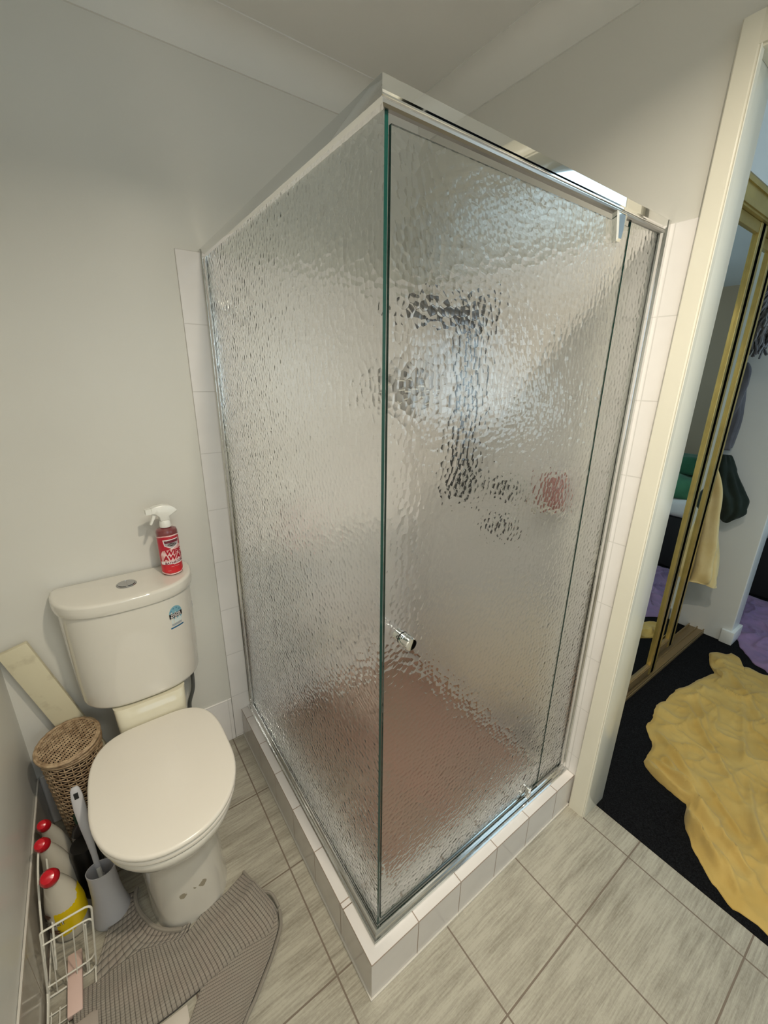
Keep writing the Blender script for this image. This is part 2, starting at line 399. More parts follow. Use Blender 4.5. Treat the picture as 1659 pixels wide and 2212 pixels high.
# door frame (bathroom side): architrave + jamb
def shear(bm, f):
    for v in bm.verts: v.co = f(v.co)
bm = bmesh.new()
FX = W - 0.013
prof = [(W+.004, -0.004), (FX+.003, -0.004), (FX, -0.007), (FX, -0.052), (FX+.0015, -0.054), (FX+.0015, -0.0555), (FX, -0.0575), (FX+.002, -0.0590), (W+.004, -0.0590)]
loft(bm, [[(x, y, 0) for x, y in prof], [(x, y + (2.134*-.0125 if y > -.03 else 2.134*-.007), 2.134) for x, y in prof]])
box(bm, FX, W+.004, JY-DOORW-.055, JY-DOORW+.003, 0, 2.15, bev=.002)
box(bm, FX+.0002, W+.004, JY-DOORW-.055, -0.0600, HEAD+.005, 2.134, bev=.0005)
struct('trim_4', bm, 'trim', label='cream gloss architrave around the doorway')
bm = bmesh.new()
box(bm, W-.008, 0.978, JY, JY+.0125, 0, HEAD+.012, bev=.0015)
box(bm, W-.008, 0.978, JY-DOORW-.012, JY-DOORW, 0, HEAD+.012, bev=.0015)
box(bm, W-.008, 0.978, JY-DOORW, JY, HEAD, HEAD+.012, bev=.0015)
struct('door_1', bm, 'trim', label='cream gloss jamb lining of the doorway')
bm = BX(W+.118, W+.134, JY+.012, 0.02, 0, 2.14, bev=.002); box(bm, W+.118, W+.134, JY-DOORW-.07, JY-DOORW-.012, 0, 2.14, bev=.002)
struct('trim_5', bm, 'trim')

# shower kerb (hob): L shaped, tiled
bm = bmesh.new(); b = .0015
box(bm, 0.0, W, 0.0, 0.135, 0, HOB, bev=b, mi=0); 
struct('trim_6', bm, 'hob_x', label='tiled shower kerb under the glass door', smooth=False)
bm = BX(0.0, 0.145, 0.1355, D, 0, HOB, bev=b)
struct('trim_7', bm, 'hob_y', label='tiled shower kerb under the side panel', smooth=False)
bm = bmesh.new(); box(bm, -.004, W-.001, -.004, 0.0, 0, .004); box(bm, -.004, 0.0, 0.0, D-.001, 0, .004); box(bm, W-.006, W-.0005, JY+.05, 0, 0, .004)
struct('trim_8', bm, 'silicone', smooth=False)
struct('floor', BX(0.145, W, 0.1355, D, 0, 0.045), 'mosaic', label='terracotta brown shower floor', smooth=False)

# ------------------------------------------------------------------ shower screen
scr = thing('shower_screen', 'corner shower screen of obscure dimpled glass in a chrome frame', 'shower screen', (G, G, HOB))
def pane(name, x0, x1, y0, y1, z0, z1, glass, axis):
    bm = BX(x0, x1, y0, y1, z0, z1)
    for f in bm.faces:
        n = f.normal
        if axis == 'x': f.material_index = 0 if n.y < -.5 else (1 if n.y > .5 else 2)
        else: f.material_index = 0 if n.x < -.5 else (1 if n.x > .5 else 2)
    o = obj(name, bm, None, scr, smooth=False, mats=[glass, 'glass_back', 'glass_edge'])
    return o
DOOR = pane('glass_door', 0.0590, 0.7035, G-.003, G+.003, 0.168, 1.776, 'glass_x', 'x')
pane('fixed_glass_panel', 0.7075, W-.010, G-.003, G+.003, 0.158, 1.793, 'glass_x', 'x')
pane('fixed_glass_panel', G-.003, G+.003, G-.004, D-.010, 0.158, 1.793, 'glass_y', 'y')
TZ = 1.817; F0 = 0.036
trail = [(F0, TZ-.001), (F0, TZ-.017), (F0+.0015, TZ-.019), (F0+.0015, TZ-.021), (F0+.004, TZ-.0225), (F0+.004, TZ-.0235), (F0+.006, TZ-.024), (F0+.016, TZ-.024), (F0+.020, TZ-.0225), (F0+.020, TZ-.001), (F0+.019, TZ), (F0+.001, TZ)]
def rails(name, prof, mat, axes='xy'):
    for ax in axes:
        bm = bmesh.new()
        if ax == 'x': loft(bm, [[(d, d, z) for d, z in prof], [(W-.0005, d, z) for d, z in prof]])
        else: loft(bm, [[(d, d, z) for d, z in prof], [(d, D-.0005, z) for d, z in prof]])
        obj(name, bm, mat, scr, sharp=20)
rails('top_rail', trail, 'chrome', 'x')
rails('top_rail', [(F0, TZ-.001), (F0+.0012, TZ-.012), (F0, TZ-.0235), (F0+.0015, TZ-.025), (F0+.0045, TZ-.0275), (F0+.016, TZ-.0275), (F0+.020, TZ-.0255), (F0+.020, TZ-.001), (F0+.019, TZ), (F0+.001, TZ)], 'chrome', 'y')
rails('rail_seal', [(F0+.0022, TZ-.0242), (F0+.0035, TZ-.0275), (F0+.007, TZ-.0300), (F0+.014, TZ-.0300), (F0+.014, TZ-.0242)], plain('dark_aluminium', (.34, .335, .32), .32, metal=.85), 'x')
H = HOB
brail = [(0.026, H), (0.026, H+.006), (0.029, H+.008), (0.034, H+.008), (0.036, H+.011), (0.037, H+.021), (0.040, H+.023), (0.0445, H+.023), (0.0445, H+.013), (0.0555, H+.013), (0.0555, H+.023), (0.061, H+.023), (0.064, H+.018), (0.067, H)]
rails('bottom_rail', brail, 'alu')
def channel(axis):
    bm = bmesh.new(); z0, z1 = H+.001, TZ-.002
    prof = [(0.0, .034), (.010, .034), (.014, .037), (.014, .0395), (.024, .0425), (.024, .0465), (.010, .0465), (.010, .0535), (.024, .0535), (.024, .058), (.014, .062), (.014, .066), (0, .066)]
    fn = (lambda d, q, z: (W-.0005-d, q, z)) if axis == 'x' else (lambda d, q, z: (q, D-.0005-d, z))
    loft(bm, [[fn(d, q, z0) for d, q in prof], [fn(d, q, z1) for d, q in prof]])
    obj('wall_channel', bm, 'alu', scr, sharp=20)
channel('x'); channel('y')
# door hinge-side seal strip
# pivots
def pivot(name, z0, z1, w0, w1, parent):
    bm = bmesh.new(); cx = 0.645
    poly = [(-w1/2, z1), (w1/2, z1), (w0/2+.001, z0+(z1-z0)*.28), (w0/2-.002, z0), (-w0/2+.002, z0), (-w0/2-.001, z0+(z1-z0)*.28)]
    secs = []
    for y, s in ((G-.003, 1), (G-.013, 1), (G-.0165, .82)):
        zm = (z0+z1)/2
        secs.append([(cx+u*s, y, zm+(v-zm)*s) for u, v in poly])
    loft(bm, secs)
    return obj(name, bm, 'chrome', parent, sharp=20)
pivot('pivot_clip', 1.737, 1.790, .018, .040, DOOR)
bm = bmesh.new(); box(bm, .636, .654, G-.017, G-.0035, .150, .176, bev=.003); cyl(bm, (.645, G-.0155, .183), (.645, G-.0035, .183), .008, 20)
obj('pivot_clip', bm, 'chrome', DOOR)
# knob: two short grooved barrels through the glass with rubber ring
KX, KZ = 0.088, 0.990
bm = bmesh.new()
MK = Matrix.Translation((KX, 0, KZ)) @ Matrix.Rotation(PI/2, 4, 'X')     # local +z -> -y
prof = [(0.004, -.0465), (.0095, -.0465), (.0115, -.045), (.0115, -.034), (.0118, -.0335), (.0118, -.0295)]
lathe(bm, prof, n=36, M4=MK)
prof = [(.012, -.0265), (.0125, -.026), (.0125, -.0225), (.0118, -.022), (.0118, -.021), (.0125, -.0205), (.0125, -.018), (.0118, -.0175), (.0118, -.0165), (.0125, -.016), (.0125, -.003), (.0112, -.001), (.002, -.0008)]
lathe(bm, prof, n=36, M4=MK)
kn = obj('door_knob', bm, 'chrome', DOOR, sharp=25)
bm = bmesh.new(); lathe(bm, [(.0112, -.0295), (.0128, -.029), (.0128, -.027), (.0112, -.0265)], n=36, M4=MK); obj('rubber_ring', bm, 'rubber', DOOR)

# ------------------------------------------------------------------ inside the shower
hs = thing('hand_shower', 'dark grey hand shower on a slide rail behind the glass door', 'shower head', (W, .60, 1.2))
bm = bmesh.new(); cyl(bm, (W-.045, .60, 1.10), (W-.045, .60, 1.72), .015, 20)
for z in (1.12, 1.70): cyl(bm, (W, .60, z), (W-.05, .60, z), .014, 18)
obj('slide_rail', bm, 'grey_shower', hs)
bm = bmesh.new()
hd = Vector((-1, .15, .12)).normalized()
p0 = Vector((W-.06, .60, 1.655))
tube(bm, [p0+hd*-.03, p0, p0+hd*.07, p0+hd*.14, p0+hd*.17], [.022, .026, .022, .028, .036], n=20)
c0 = p0+hd*.205 + Vector((0, 0, -.012))
Mh = Matrix.Translation(c0) @ Vector((-.25, 0, -1)).to_track_quat('Z', 'Y').to_matrix().to_4x4()
lathe(bm, [(.012, -.02), (.03, -.018), (.048, -.004), (.050, .006), (.046, .010), (.002, .011)], n=32, M4=Mh)
obj('shower_head', bm, 'grey_shower', hs)
bm = bmesh.new(); box(bm, W-.075, W-.02, .575, .625, 1.62, 1.68, bev=.008); obj('slider', bm, 'grey_shower', hs)
bm = bmesh.new(); tube(bm, smoothpath([(W-.06, .60, 1.64), (W-.075, .57, 1.50), (W-.07, .585, 1.30), (W-.06, .60, 1.15), (W-.045, .64, 1.03), (W, .645, 1.00)], 8), .012, n=10); obj('hose', bm, 'grey_shower', hs)
def tap(y, z, label):
    t_ = thing('shower_tap', label, 'tap', (W, y, z), 'taps on the tiled wall behind the door')
    Mt = Matrix.Translation((W, y, z)) @ Matrix.Rotation(-PI/2, 4, 'Y')
    bm = bmesh.new(); lathe(bm, [(.002, 0), (.030, 0), (.030, .006), (.016, .012), (.012, .03), (.002, .03)], n=32, M4=Mt); obj('flange', bm, 'chrome', t_)
    bm = bmesh.new(); lathe(bm, [(.004, .028), (.018, .030), (.020, .05), (.012, .058), (.002, .059)], n=24, M4=Mt)
    for k in range(4):
        a = k*PI/2+.4; cyl(bm, Mt @ Vector((0, 0, .043)), Mt @ Vector((.03*cos(a), .03*sin(a), .043)), .008, 12, .009)
    obj('handle', bm, 'grey_shower', t_)
tap(.405, 1.095, 'upper right shower tap, dark blur right of the shower hose')
tap(.41, .955, 'lowest shower tap, dark blur below the other two')
tap(.60, 1.065, 'shower tap directly under the shower hose')
rb = thing('soap_bottle', 'small reddish bottle seen as a pink blur through the glass door', 'bottle', (W-.035, .215, 1.05))
bm = bmesh.new(); lathe(bm, [(.002, 1.075), (.026, 1.075), (.028, 1.08), (.028, 1.16), (.018, 1.175), (.012, 1.18), (.002, 1.18)], W-.036, .215, 28); obj('bottle_body', bm, plain('red_soap', (.42, .20, .18), .3), rb)
bm = bmesh.new(); lathe(bm, [(.002, 1.18), (.011, 1.18), (.011, 1.195), (.002, 1.196)], W-.036, .215, 20); obj('cap', bm, 'white_plastic', rb)
bm = BX(W-.072, W-.0005, .17, .27, 1.062, 1.074, bev=.004); tag(obj('soap_dish', bm, 'ceramic'), 'white soap ledge on the wall under the reddish bottle', 'soap dish')
bm = bmesh.new(); secs = []
for z in (1.398, 1.41): secs.append([(W-.0005, D-.0005, z)] + [(W-.0005-.16*cos(a), D-.0005-.16*sin(a), z) for a in [k*PI/2/14 for k in range(15)]])
loft(bm, secs); tag(obj('corner_shelf', bm, M['ceramic']), 'white quarter round shelf in the shower corner', 'shelf')
bm = bmesh.new(); lathe(bm, [(.002, 1.4105), (.026, 1.4105), (.026, 1.47), (.02, 1.483), (.002, 1.485)], W-.075, D-.06, 24)
tag(obj('shampoo_tub', bm, plain('grey_tub', (.22, .21, .21), .4)), 'grey tub on the corner shelf, pale blur left of the shower hose', 'tub')
rh = thing('robe_hook', 'small dark hook high on the toilet wall inside the shower', 'hook', (.11, D, 1.65))
bm = bmesh.new(); Mt = Matrix.Translation((.12, D, 1.66)) @ Matrix.Rotation(PI/2, 4, 'X'); lathe(bm, [(.002, .0005), (.02, .0005), (.02, .006), (.008, .01), (.007, .03), (.014, .036), (.002, .04)], n=24, M4=Mt); obj('hook_body', bm, 'alu', rh)

# ------------------------------------------------------------------ toilet
wc = thing('toilet', 'white close-coupled toilet with its lid down beside the shower', 'toilet', (-.318, .55, 0))
CX = -.3175
def egg(cx, yf, yb, a, nf=2.15, nb=4.2, tp=.10, N=72, frac=.47, z=0):
    ym = yf + frac*(yb-yf); out = []
    for k in range(N):
        t_ = 2*PI*k/N; c, s = cos(t_), sin(t_)
        if s < 0:
            e = 2/nf; x = a*math.copysign(abs(c)**e, c); y = ym - (ym-yf)*abs(s)**e
        else:
            e = 2/nb; x = a*math.copysign(abs(c)**e, c)*(1-tp*(s**1.5)); y = ym + (yb-ym)*abs(s)**e
        out.append((cx+x, y, z))
    return out
def slab(bm, yf, yb, a, z0, z1, r, dome=0.0, **kw):
    secs = []; K = 5
    for k in range(K+1):
        q = PI/2*k/K; i = r*(1-sin(q)); secs.append(egg(CX, yf+i, yb-i, a-i, z=z0+r*(1-cos(q)), **kw))
    for k in range(K+1):
        q = PI/2*k/K; i = r*(1-cos(q)); secs.append(egg(CX, yf+i, yb-i, a-i, z=z1-r*(1-sin(q))-0, **kw))
    if dome:
        for s_ in (.8, .55, .25, .05):
            m = (yf+yb)/2; secs.append([(CX+(x-CX)*s_, m+(y-m)*s_, z1+dome*(1-s_*s_)) for x, y, z in egg(CX, yf+r, yb-r, a-r, **kw)])
    loft(bm, secs)
bm = bmesh.new(); slab(bm, .318, .768, .1745, .411, .4275, .0075, dome=.0035); obj('seat_cover', bm, 'seatplastic', wc, sharp=60)
bm = bmesh.new(); slab(bm, .322, .765, .1725, .392, .4085, .006); obj('seat', bm, 'seatplastic', wc, sharp=60)
bm = bmesh.new()
S = [(.389, .326, .80, .168), (.384, .324, .80, .170), (.365, .328, .80, .168), (.345, .338, .80, .160), (.325, .356, .80, .146), (.305, .377, .80, .130), (.28, .392, .82, .118), (.24, .400, .86, .110), (.16, .406, .90, .106), (.06, .412, .93, .105), (.02, .413, .935, .106), (.0, .413, .935, .107)]
secs = []
for z, yf, yb, a in S:
    lo = max(0, (0.345-z)/.345); nf = 2.15 + .8*lo
    secs.append(egg(CX+.008*lo, yf, yb, a, nf=nf, nb=5, tp=.05, z=z, frac=.47 if z > .3 else .35))
loft(bm, secs)
pan = obj('pan', bm, 'pan', wc, sharp=60)
bm = bmesh.new()
secs = []
for z, a, yf in ((.30, .088, .80), (.388, .098, .775), (.43, .100, .775), (.462, .102, .79), (.474, .104, .80)):
    pr = []
    for k in range(40):
        q = 2*PI*k/40; c, s = cos(q), sin(q); e = 2/7
        pr.append((CX+.008+a*math.copysign(abs(c)**e, c), (yf+.965)/2 + (.965-yf)/2*math.copysign(abs(s)**e, s), z))
    secs.append(pr)
loft(bm, secs); obj('cistern_platform', bm, 'ceramic_cream', wc, sharp=50)
def dshape(a, yf, z, n=2.7, yb=D-.008, N=80, cx=-.3125):
    out = []
    for k in range(N//2+1):
        q = PI*k/(N//2); c, s = cos(q), sin(q)
        out.append((cx + a*math.copysign(abs(c)**(2/n), c), yb - .012 - (yb-.012-yf)*abs(s)**(2/n)*1.0, z))
    out.append((cx-a+.004, yb-.003, z)); out.append((cx-a+.010, yb, z)); out.append((cx+a-.010, yb, z)); out.append((cx+a-.004, yb-.003, z))
    return out
bm = bmesh.new(); secs = []
for k in range(6):
    q = PI/2*k/5; i = .016*(1-sin(q)); secs.append(dshape(.175-i, .802+i, .477+.016*(1-cos(q))))
for z, a, yf in ((.55, .177, .799), (.65, .180, .796), (.75, .1815, .793), (.808, .183, .792)): secs.append(dshape(a, yf, z))
loft(bm, secs); cis = obj('cistern', bm, 'ceramic', wc, sharp=50)
bm = bmesh.new(); secs = [dshape(.184, .791, .8085), dshape(.189, .786, .8095)]
for z, a, yf in ((.812, .1905, .785), (.825, .1915, .784), (.838, .191, .785)): secs.append(dshape(a, yf, z))
for k in range(1, 7):
    q = PI/2*k/6; i = .010*(1-cos(q)); secs.append(dshape(.191-i, .785+i, .838+.009*sin(q)))
for s_ in (.8, .4, .05):
    secs.append([(-.3135+(x+.3135)*s_, .885+(y-.885)*s_, .847+.002*(1-s_)) for x, y, z in dshape(.181, .795, 0)])
loft(bm, secs); clid = obj('cistern_lid', bm, 'ceramic', wc, sharp=50)
LT = .8485
bm = bmesh.new(); lathe(bm, [(.0275, LT-.004), (.0275, LT+.0015), (.026, LT+.003), (.0235, LT+.003), (.023, LT+.0015), (.002, LT+.0012)], -.311, .884, 48)
for sg in (-1, 1):
    n = 14; pts = [(-.311+.0008*sg + .021*cos(a), .884 + .021*sin(a)) for a in [(-PI/2 + PI*k/n) if sg > 0 else (PI/2 + PI*k/n) for k in range(n+1)]]
    R_ = Matrix.Rotation(.1, 2)
    prism(bm, [(x+(.0012*sg), y) for x, y in pts], LT+.0005, LT+.0045, lambda u, v, h: (u, v, h))
obj('flush_button', bm, 'button', clid, sharp=30)
bm = bmesh.new(); tube(bm, smoothpath([(-.172, .935, .475), (-.166, .935, .42), (-.170, .94, .35), (-.188, .95, .28), (-.185, .965, .20), (-.185, D-.001, .18)], 8), .0065, n=10); obj('inlet_hose', bm, 'steel_hose', wc)

# lettering helpers
def text_polys(s, size, bold=0.0, shearx=0.0):
    cu = bpy.data.curves.new('lettering_curve', 'FONT'); cu.body = s; cu.size = size; cu.align_x = 'CENTER'; cu.align_y = 'CENTER'
    cu.offset = bold; cu.shear = shearx; cu.resolution_u = 3
    o = bpy.data.objects.new('lettering_curve', cu); COL.objects.link(o)
    dg = bpy.context.evaluated_depsgraph_get(); me = bpy.data.meshes.new_from_object(o.evaluated_get(dg))
    bm = bmesh.new(); bm.from_mesh(me); bpy.data.objects.remove(o); bpy.data.curves.remove(cu); bpy.data.meshes.remove(me)
    return bm
def poly2(bm, pts, mi=0):
    f = bm.faces.new([bm.verts.new((x, y, 0)) for x, y in pts]); f.material_index = mi; return f
def dense(bm, ln):
    for _ in range(4):
        es = [e for e in bm.edges if e.calc_length() > ln]
        if not es: break
        bmesh.ops.triangulate(bm, faces=bm.faces[:])
        es = [e for e in bm.edges if e.calc_length() > ln]
        bmesh.ops.subdivide_edges(bm, edges=es, cuts=1)
    bmesh.ops.triangulate(bm, faces=bm.faces[:])
def decal(name, bm, fn, mat, parent, mats=None):
    for v in bm.verts: v.co = Vector(fn(v.co.x, v.co.y))
    return obj(name, bm, mat, parent, smooth=False, mats=mats)
# water rating sticker on the cistern front (curved surface)
def cisfn(lift):
    def f(u, v):
        x = u; z = v
        tt = min(1, max(0, (z-.477)/.331)); a = .175 + .008*tt; yf = .802 - .010*tt; n = 2.7; yb = D-.008
        c = min(.9999, abs((x+.3125)/a)); s = (1-c**n)**(1/n)
        y = yb-.012-(yb-.012-yf)*s
        return (x, y-lift, z)
    return f
SX, SZ = -.2000, .730
bm = bmesh.new()
arch = [(-.0195, -.040), (.0195, -.040), (.0195, .016)] + [(.0195*cos(a), .016+.026*sin(a)) for a in [PI*k/14 for k in range(1, 14)]] + [(-.0195, .016)]
poly2(bm, arch); dense(bm, .008)
st = decal('rating_sticker', bm, lambda u, v: cisfn(.0006)(SX+u, SZ+v), 'sticker_blue', cis)
bm = bmesh.new(); poly2(bm, [(-.0195, .002), (.0195, .002), (.0195, .018), (-.0195, .018)]); dense(bm, .008)
decal('sticker_band', bm, lambda u, v: cisfn(.0009)(SX+u, SZ+v), 'sticker_black', cis)
bm = bmesh.new(); poly2(bm, [(-.006, -.016), (.016, -.016), (.016, -.003), (-.006, -.003)]); poly2(bm, [(-.015, -.016), (-.009, -.016), (-.009, -.003), (-.015, -.003)]); dense(bm, .008)
decal('sticker_panel', bm, lambda u, v: cisfn(.0009)(SX+u, SZ+v), 'sticker_pale', cis)
def sticker_bit(name, pts):
    bm = bmesh.new(); poly2(bm, pts); dense(bm, .008); decal(name, bm, lambda u, v: cisfn(.0010)(SX+u, SZ+v), 'sticker_dark_blue', cis)
sticker_bit('sticker_stripe', [(-.0195, -.034), (.0195, -.034), (.0195, -.029), (-.0195, -.029)])
for k in range(3): sticker_bit('sticker_line', [(-.015, -.0195-.0025*k), (.015, -.0195-.0025*k), (.015, -.0185-.0025*k), (-.015, -.0185-.0025*k)])
for k in range(4):
    a = PI*(.18+.2133*k); cx_, cy_ = .0145*cos(a), .0165+.0185*sin(a)
    sticker_bit('sticker_star', [(cx_ + (.0028 if j % 2 == 0 else .0012)*cos(PI/2+PI*j/5), cy_ + (.0028 if j % 2 == 0 else .0012)*sin(PI/2+PI*j/5)) for j in range(10)])
for s_, dy in (('WATER', .0135), ('RATING', .0065)):
    bm = text_polys(s_, .0085, .0002); decal('lettering', bm, lambda u, v, dy=dy: cisfn(.0013)(SX+u, SZ+v+dy), 'label_white', cis)
bm = bmesh.new(); poly2(bm, [(-.0005, 0), (.010, 0), (.010, .034), (-.0005, .034)]); dense(bm, .003)
SZ2 = .700; SX2 = -.1395
decal('side_sticker', bm, lambda u, v: cisfn(.0007)(SX2+u*.7, SZ2+v), 'label_white', cis)
bm = bmesh.new()
for k, (z_, w_) in enumerate(((.004, .008), (.008, .006), (.020, .008), (.024, .007), (.029, .008))): poly2(bm, [(.001, z_), (w_, z_), (w_, z_+.0016), (.001, z_+.0016)])
poly2(bm, [(.001, .011), (.006, .011), (.006, .017), (.001, .017)])
dense(bm, .003); decal('sticker_print', bm, lambda u, v: cisfn(.0011)(SX2+u*.7, SZ2+v), 'sticker_dark_blue', cis)

# ------------------------------------------------------------------ spray bottle on the cistern
BXc, BYc, BZ = -.1785, .900, LT+.0006
sb = thing('spray_bottle', 'red bathroom cleaner spray bottle with white trigger standing on the cistern', 'spray bottle', (BXc, BYc, BZ))
bm = bmesh.new(); prof = [(.002, 0), (.027, 0), (.0305, .003), (.0310, .012), (.0310, .135), (.0308, .143), (.0285, .149), (.020, .153), (.013, .155), (.013, .157), (.002, .157)]
lathe(bm, [(r, BZ+z) for r, z in prof], BXc, BYc, 56); body = obj('bottle_body', bm, 'redliquid', sb)
PHI = math.radians(9)    # label faces -y turned a little towards +x
def cylfn(lift, R_=.0310):
    def f(u, v):
        a = PHI + u/R_; return (BXc + (R_+lift)*sin(a), BYc - (R_+lift)*cos(a), BZ + v)
    return f
def wrapl(name, polys, mat, lift, ln=.003, parent=None):
    bm = bmesh.new()
    for p_ in polys: poly2(bm, p_)
    dense(bm, ln); return decal(name, bm, cylfn(lift), mat, parent or body)
LW = .048
top = [(LW*math.cos(PI*k/10), .128 + .004*sin(PI*k/10)) for k in range(11)]
lab = wrapl('label', [[(-LW, .012), (-.02, .008), (.02, .008), (LW, .014)] + top], 'label_red', .0003)
wrapl('label_border', [[(-LW, .126), (-.02, .1305), (.02, .1305), (LW, .126), (LW, .130), (.02, .1345), (-.02, .1345), (-LW, .130)]], 'label_pink', .0006)
wrapl('label_swoosh', [[(-LW, .012), (-.015, .006), (.02, .008), (.034, .016), (LW, .038), (LW, .034), (.035, .012), (.02, .004), (-.015, .002), (-LW, .008)]], 'label_pink', .0006)
wrapl('label_dash', [[(-.01, .125), (.012, .127), (.014, .1275), (-.0, .1262)]], 'label_pink', .0006)  # short pink dash printed below the top border
wrapl('label_field', [[(-.036, .047), (.05, .052), (.05, .098), (.02, .100), (-.01, .088), (-.030, .084), (-.038, .070)], [(-.002, .036), (.045, .038), (.045, .050), (-.002, .046)]], 'label_pink', .0006)
wrapl('label_stripe', [[(-.040, .038), (.036, .0395), (.036, .0495), (-.040, .048)]], 'label_white', .0009)
wrapl('label_shield', [[(-.024, .121), (.024, .123), (.021, .101), (.0, .090), (-.021, .101)]], 'label_white', .0009)
wrapl('label_shield_inner', [[(-.021, .1185), (.022, .1205), (.019, .1025), (.0, .093), (-.019, .1025)]], 'label_grey', .0011)
wrapl('label_shield_band', [[(-.0205, .1175), (-.012, .1165), (-.008, .1185), (.0215, .1195), (.021, .1115), (-.0185, .109)]], 'label_dark', .0013)
el = [(.001+.0125*cos(2*PI*k/20), .1045+.0048*sin(2*PI*k/20)) for k in range(20)]
wrapl('label_oval', [el], 'sticker_black', .0015)
bm = bmesh.new()
pth = [(-.010+.0205*k/24, .1045+.0022*sin(k*1.35)) for k in range(25)]
for (xa, ya), (xb, yb) in zip(pth, pth[1:]): poly2(bm, [(xa, ya-.0006), (xb, yb-.0006), (xb, yb+.0006), (xa, ya+.0006)])
decal('label_scroll', bm, cylfn(.0018), 'label_white', body)
for s_, z_, sz_, off_, mt in (('WIPE', .0785, .0215, .003, 'letter_red'), ('AWAY', .0605, .0215, .003, 'letter_red'), ('BATHROOM', .0437, .0102, .002, 'letter_maroon')):
    bm = text_polys(s_, sz_, .0009 if sz_ > .02 else .0003, .12)
    dense(bm, .004)
    decal('lettering', bm, lambda u, v, z_=z_, off_=off_: cylfn(.0016)(u+off_, v+z_+.06*u), mt, lab)
wrapl('fine_print', [[(-.022, .0165), (-.012, .0168), (-.012, .0175), (-.022, .0172)], [(-.010, .0300), (.014, .0305), (.014, .0312), (-.010, .0307)]], 'label_pink', .0012)
bm = bmesh.new(); lathe(bm, [(.002, BZ+.157), (.0165, BZ+.157), (.0168, BZ+.160), (.0163, BZ+.168), (.0150, BZ+.176), (.014, BZ+.178), (.002, BZ+.178)], BXc, BYc, 40); obj('collar', bm, 'white_plastic', sb)
# trigger head: side profile in the plane of direction hd
hdv = Vector((-1, -.10, 0)).normalized(); pv = Vector((hdv.y, -hdv.x, 0))
def headfn(u, v, h): q = Vector((BXc, BYc, BZ)) + hdv*u + pv*h + Vector((0, 0, v)); return q
prof = [(-.014, .178), (-.013, .190), (-.036, .203), (-.037, .207), (-.030, .216), (-.018, .2245), (.0, .228), (.020, .2265), (.034, .223), (.034, .206), (.026, .204), (.015, .192), (.013, .178)]
bm = bmesh.new()
for h0, h1, s_ in ((-.0095, .0095, 1.0),):
    cu, cv = 0.0, .205
    secs = [[headfn(cu+(u-cu)*k, cv+(v-cv)*k, h) for u, v in prof] for h, k in ((-.0125, .88), (-.0105, 1), (.0105, 1), (.0125, .88))]
    loft(bm, secs)
obj('trigger_head', bm, 'white_plastic', sb, sharp=50)
bm = bmesh.new(); prism(bm, [(.033, .205), (.0345, .2225), (.048, .221), (.050, .2195), (.050, .206), (.048, .2045)], -.009, .009, headfn); obj('nozzle', bm, 'white_plastic', sb, sharp=50)
bm = bmesh.new(); prism(bm, [(.022, .206), (.032, .206), (.033, .197), (.038, .183), (.043, .172), (.0385, .170), (.033, .180), (.027, .190), (.024, .198)], -.0055, .0055, headfn); obj('trigger', bm, 'white_plastic', sb, sharp=50)

# ------------------------------------------------------------------ leaning board
bm = BX(-.036, .036, -.0085, .0085, 0, .765, bev=.0015)
o = tag(obj('wooden_board', bm, 'board'), 'off-white painted board leaning in the corner behind the wicker bin', 'board')
ang = math.radians(-16.5)
zax = Vector((sin(ang)*-1*-1, 0, 0))
dirv = (Vector((-.6145, .955, .700)) - Vector((-.430, .948, .012))).normalized()
xax = Vector((0, 1, 0)).cross(dirv).normalized(); yax = dirv.cross(xax).normalized()
L_ = (Vector((-.6145, .955, .700)) - Vector((-.430, .948, .012))).length
o.matrix_world = Matrix(((xax.x, yax.x, dirv.x, -.430), (xax.y, yax.y, dirv.y, .948), (xax.z, yax.z, dirv.z, .012), (0, 0, 0, 1))) @ Matrix.Diagonal((1, 1, L_/.765, 1))

# ------------------------------------------------------------------ wicker bin
HX, HY, HH = -.535, .856, .385
wb = thing('wicker_basket', 'tall round wicker bin with lid in the corner beside the toilet', 'basket', (HX, HY, 0))
bm = bmesh.new(); NS = 26
RR = lambda z: .057 + .019*(z/HH)
rows = 40
for r_ in range(rows):
    z = .008 + (HH-.03)*r_/(rows-1); pts = []
    for k in range(NS*4):
        a = 2*PI*k/(NS*4); rr = RR(z) + .0022*sin(NS/2*a*1.0 + (PI if r_ % 2 else 0)) + .0005*noise.noise((a*3, z*50, 0))
        pts.append((HX+rr*cos(a), HY+rr*sin(a), z + .0008*noise.noise((a*2, r_, 3))))
    tube(bm, pts, .0021, n=5, closed=True)
for k in range(NS):
    a = 2*PI*(k+.5)/NS
    tube(bm, [(HX+RR(z)*cos(a), HY+RR(z)*sin(a), z) for z in [HH*j/8 for j in range(9)]], .0019, n=5)
for zz, rr in ((HH-.012, .0045), (HH-.004, .005), (.004, .005)):
    tube(bm, [(HX+(RR(zz)+.001)*cos(2*PI*k/48), HY+(RR(zz)+.001)*sin(2*PI*k/48), zz) for k in range(48)], rr, n=7, closed=True)
obj('woven_body', bm, 'wicker', wb, sharp=None)
bm = bmesh.new(); lathe(bm, [(RR(z)-.0045, z) for z in (.006, .1, .2, .3, HH-.004)], HX, HY, 32); obj('lining', bm, plain('basket_dark', (.035, .02, .012), .9), wb)
bm = bmesh.new(); bm2 = bmesh.new(); RL = .081
Ml = Matrix.Translation((HX-.003, HY+.0, HH+.012)) @ Matrix.Rotation(math.radians(-4), 4, 'Y') @ Matrix.Rotation(math.radians(5), 4, 'X') @ Matrix.Rotation(math.radians(38), 4, 'Z')
dome = lambda x, y: .010*(1-(x*x+y*y)/(RL*RL))
nr = 30
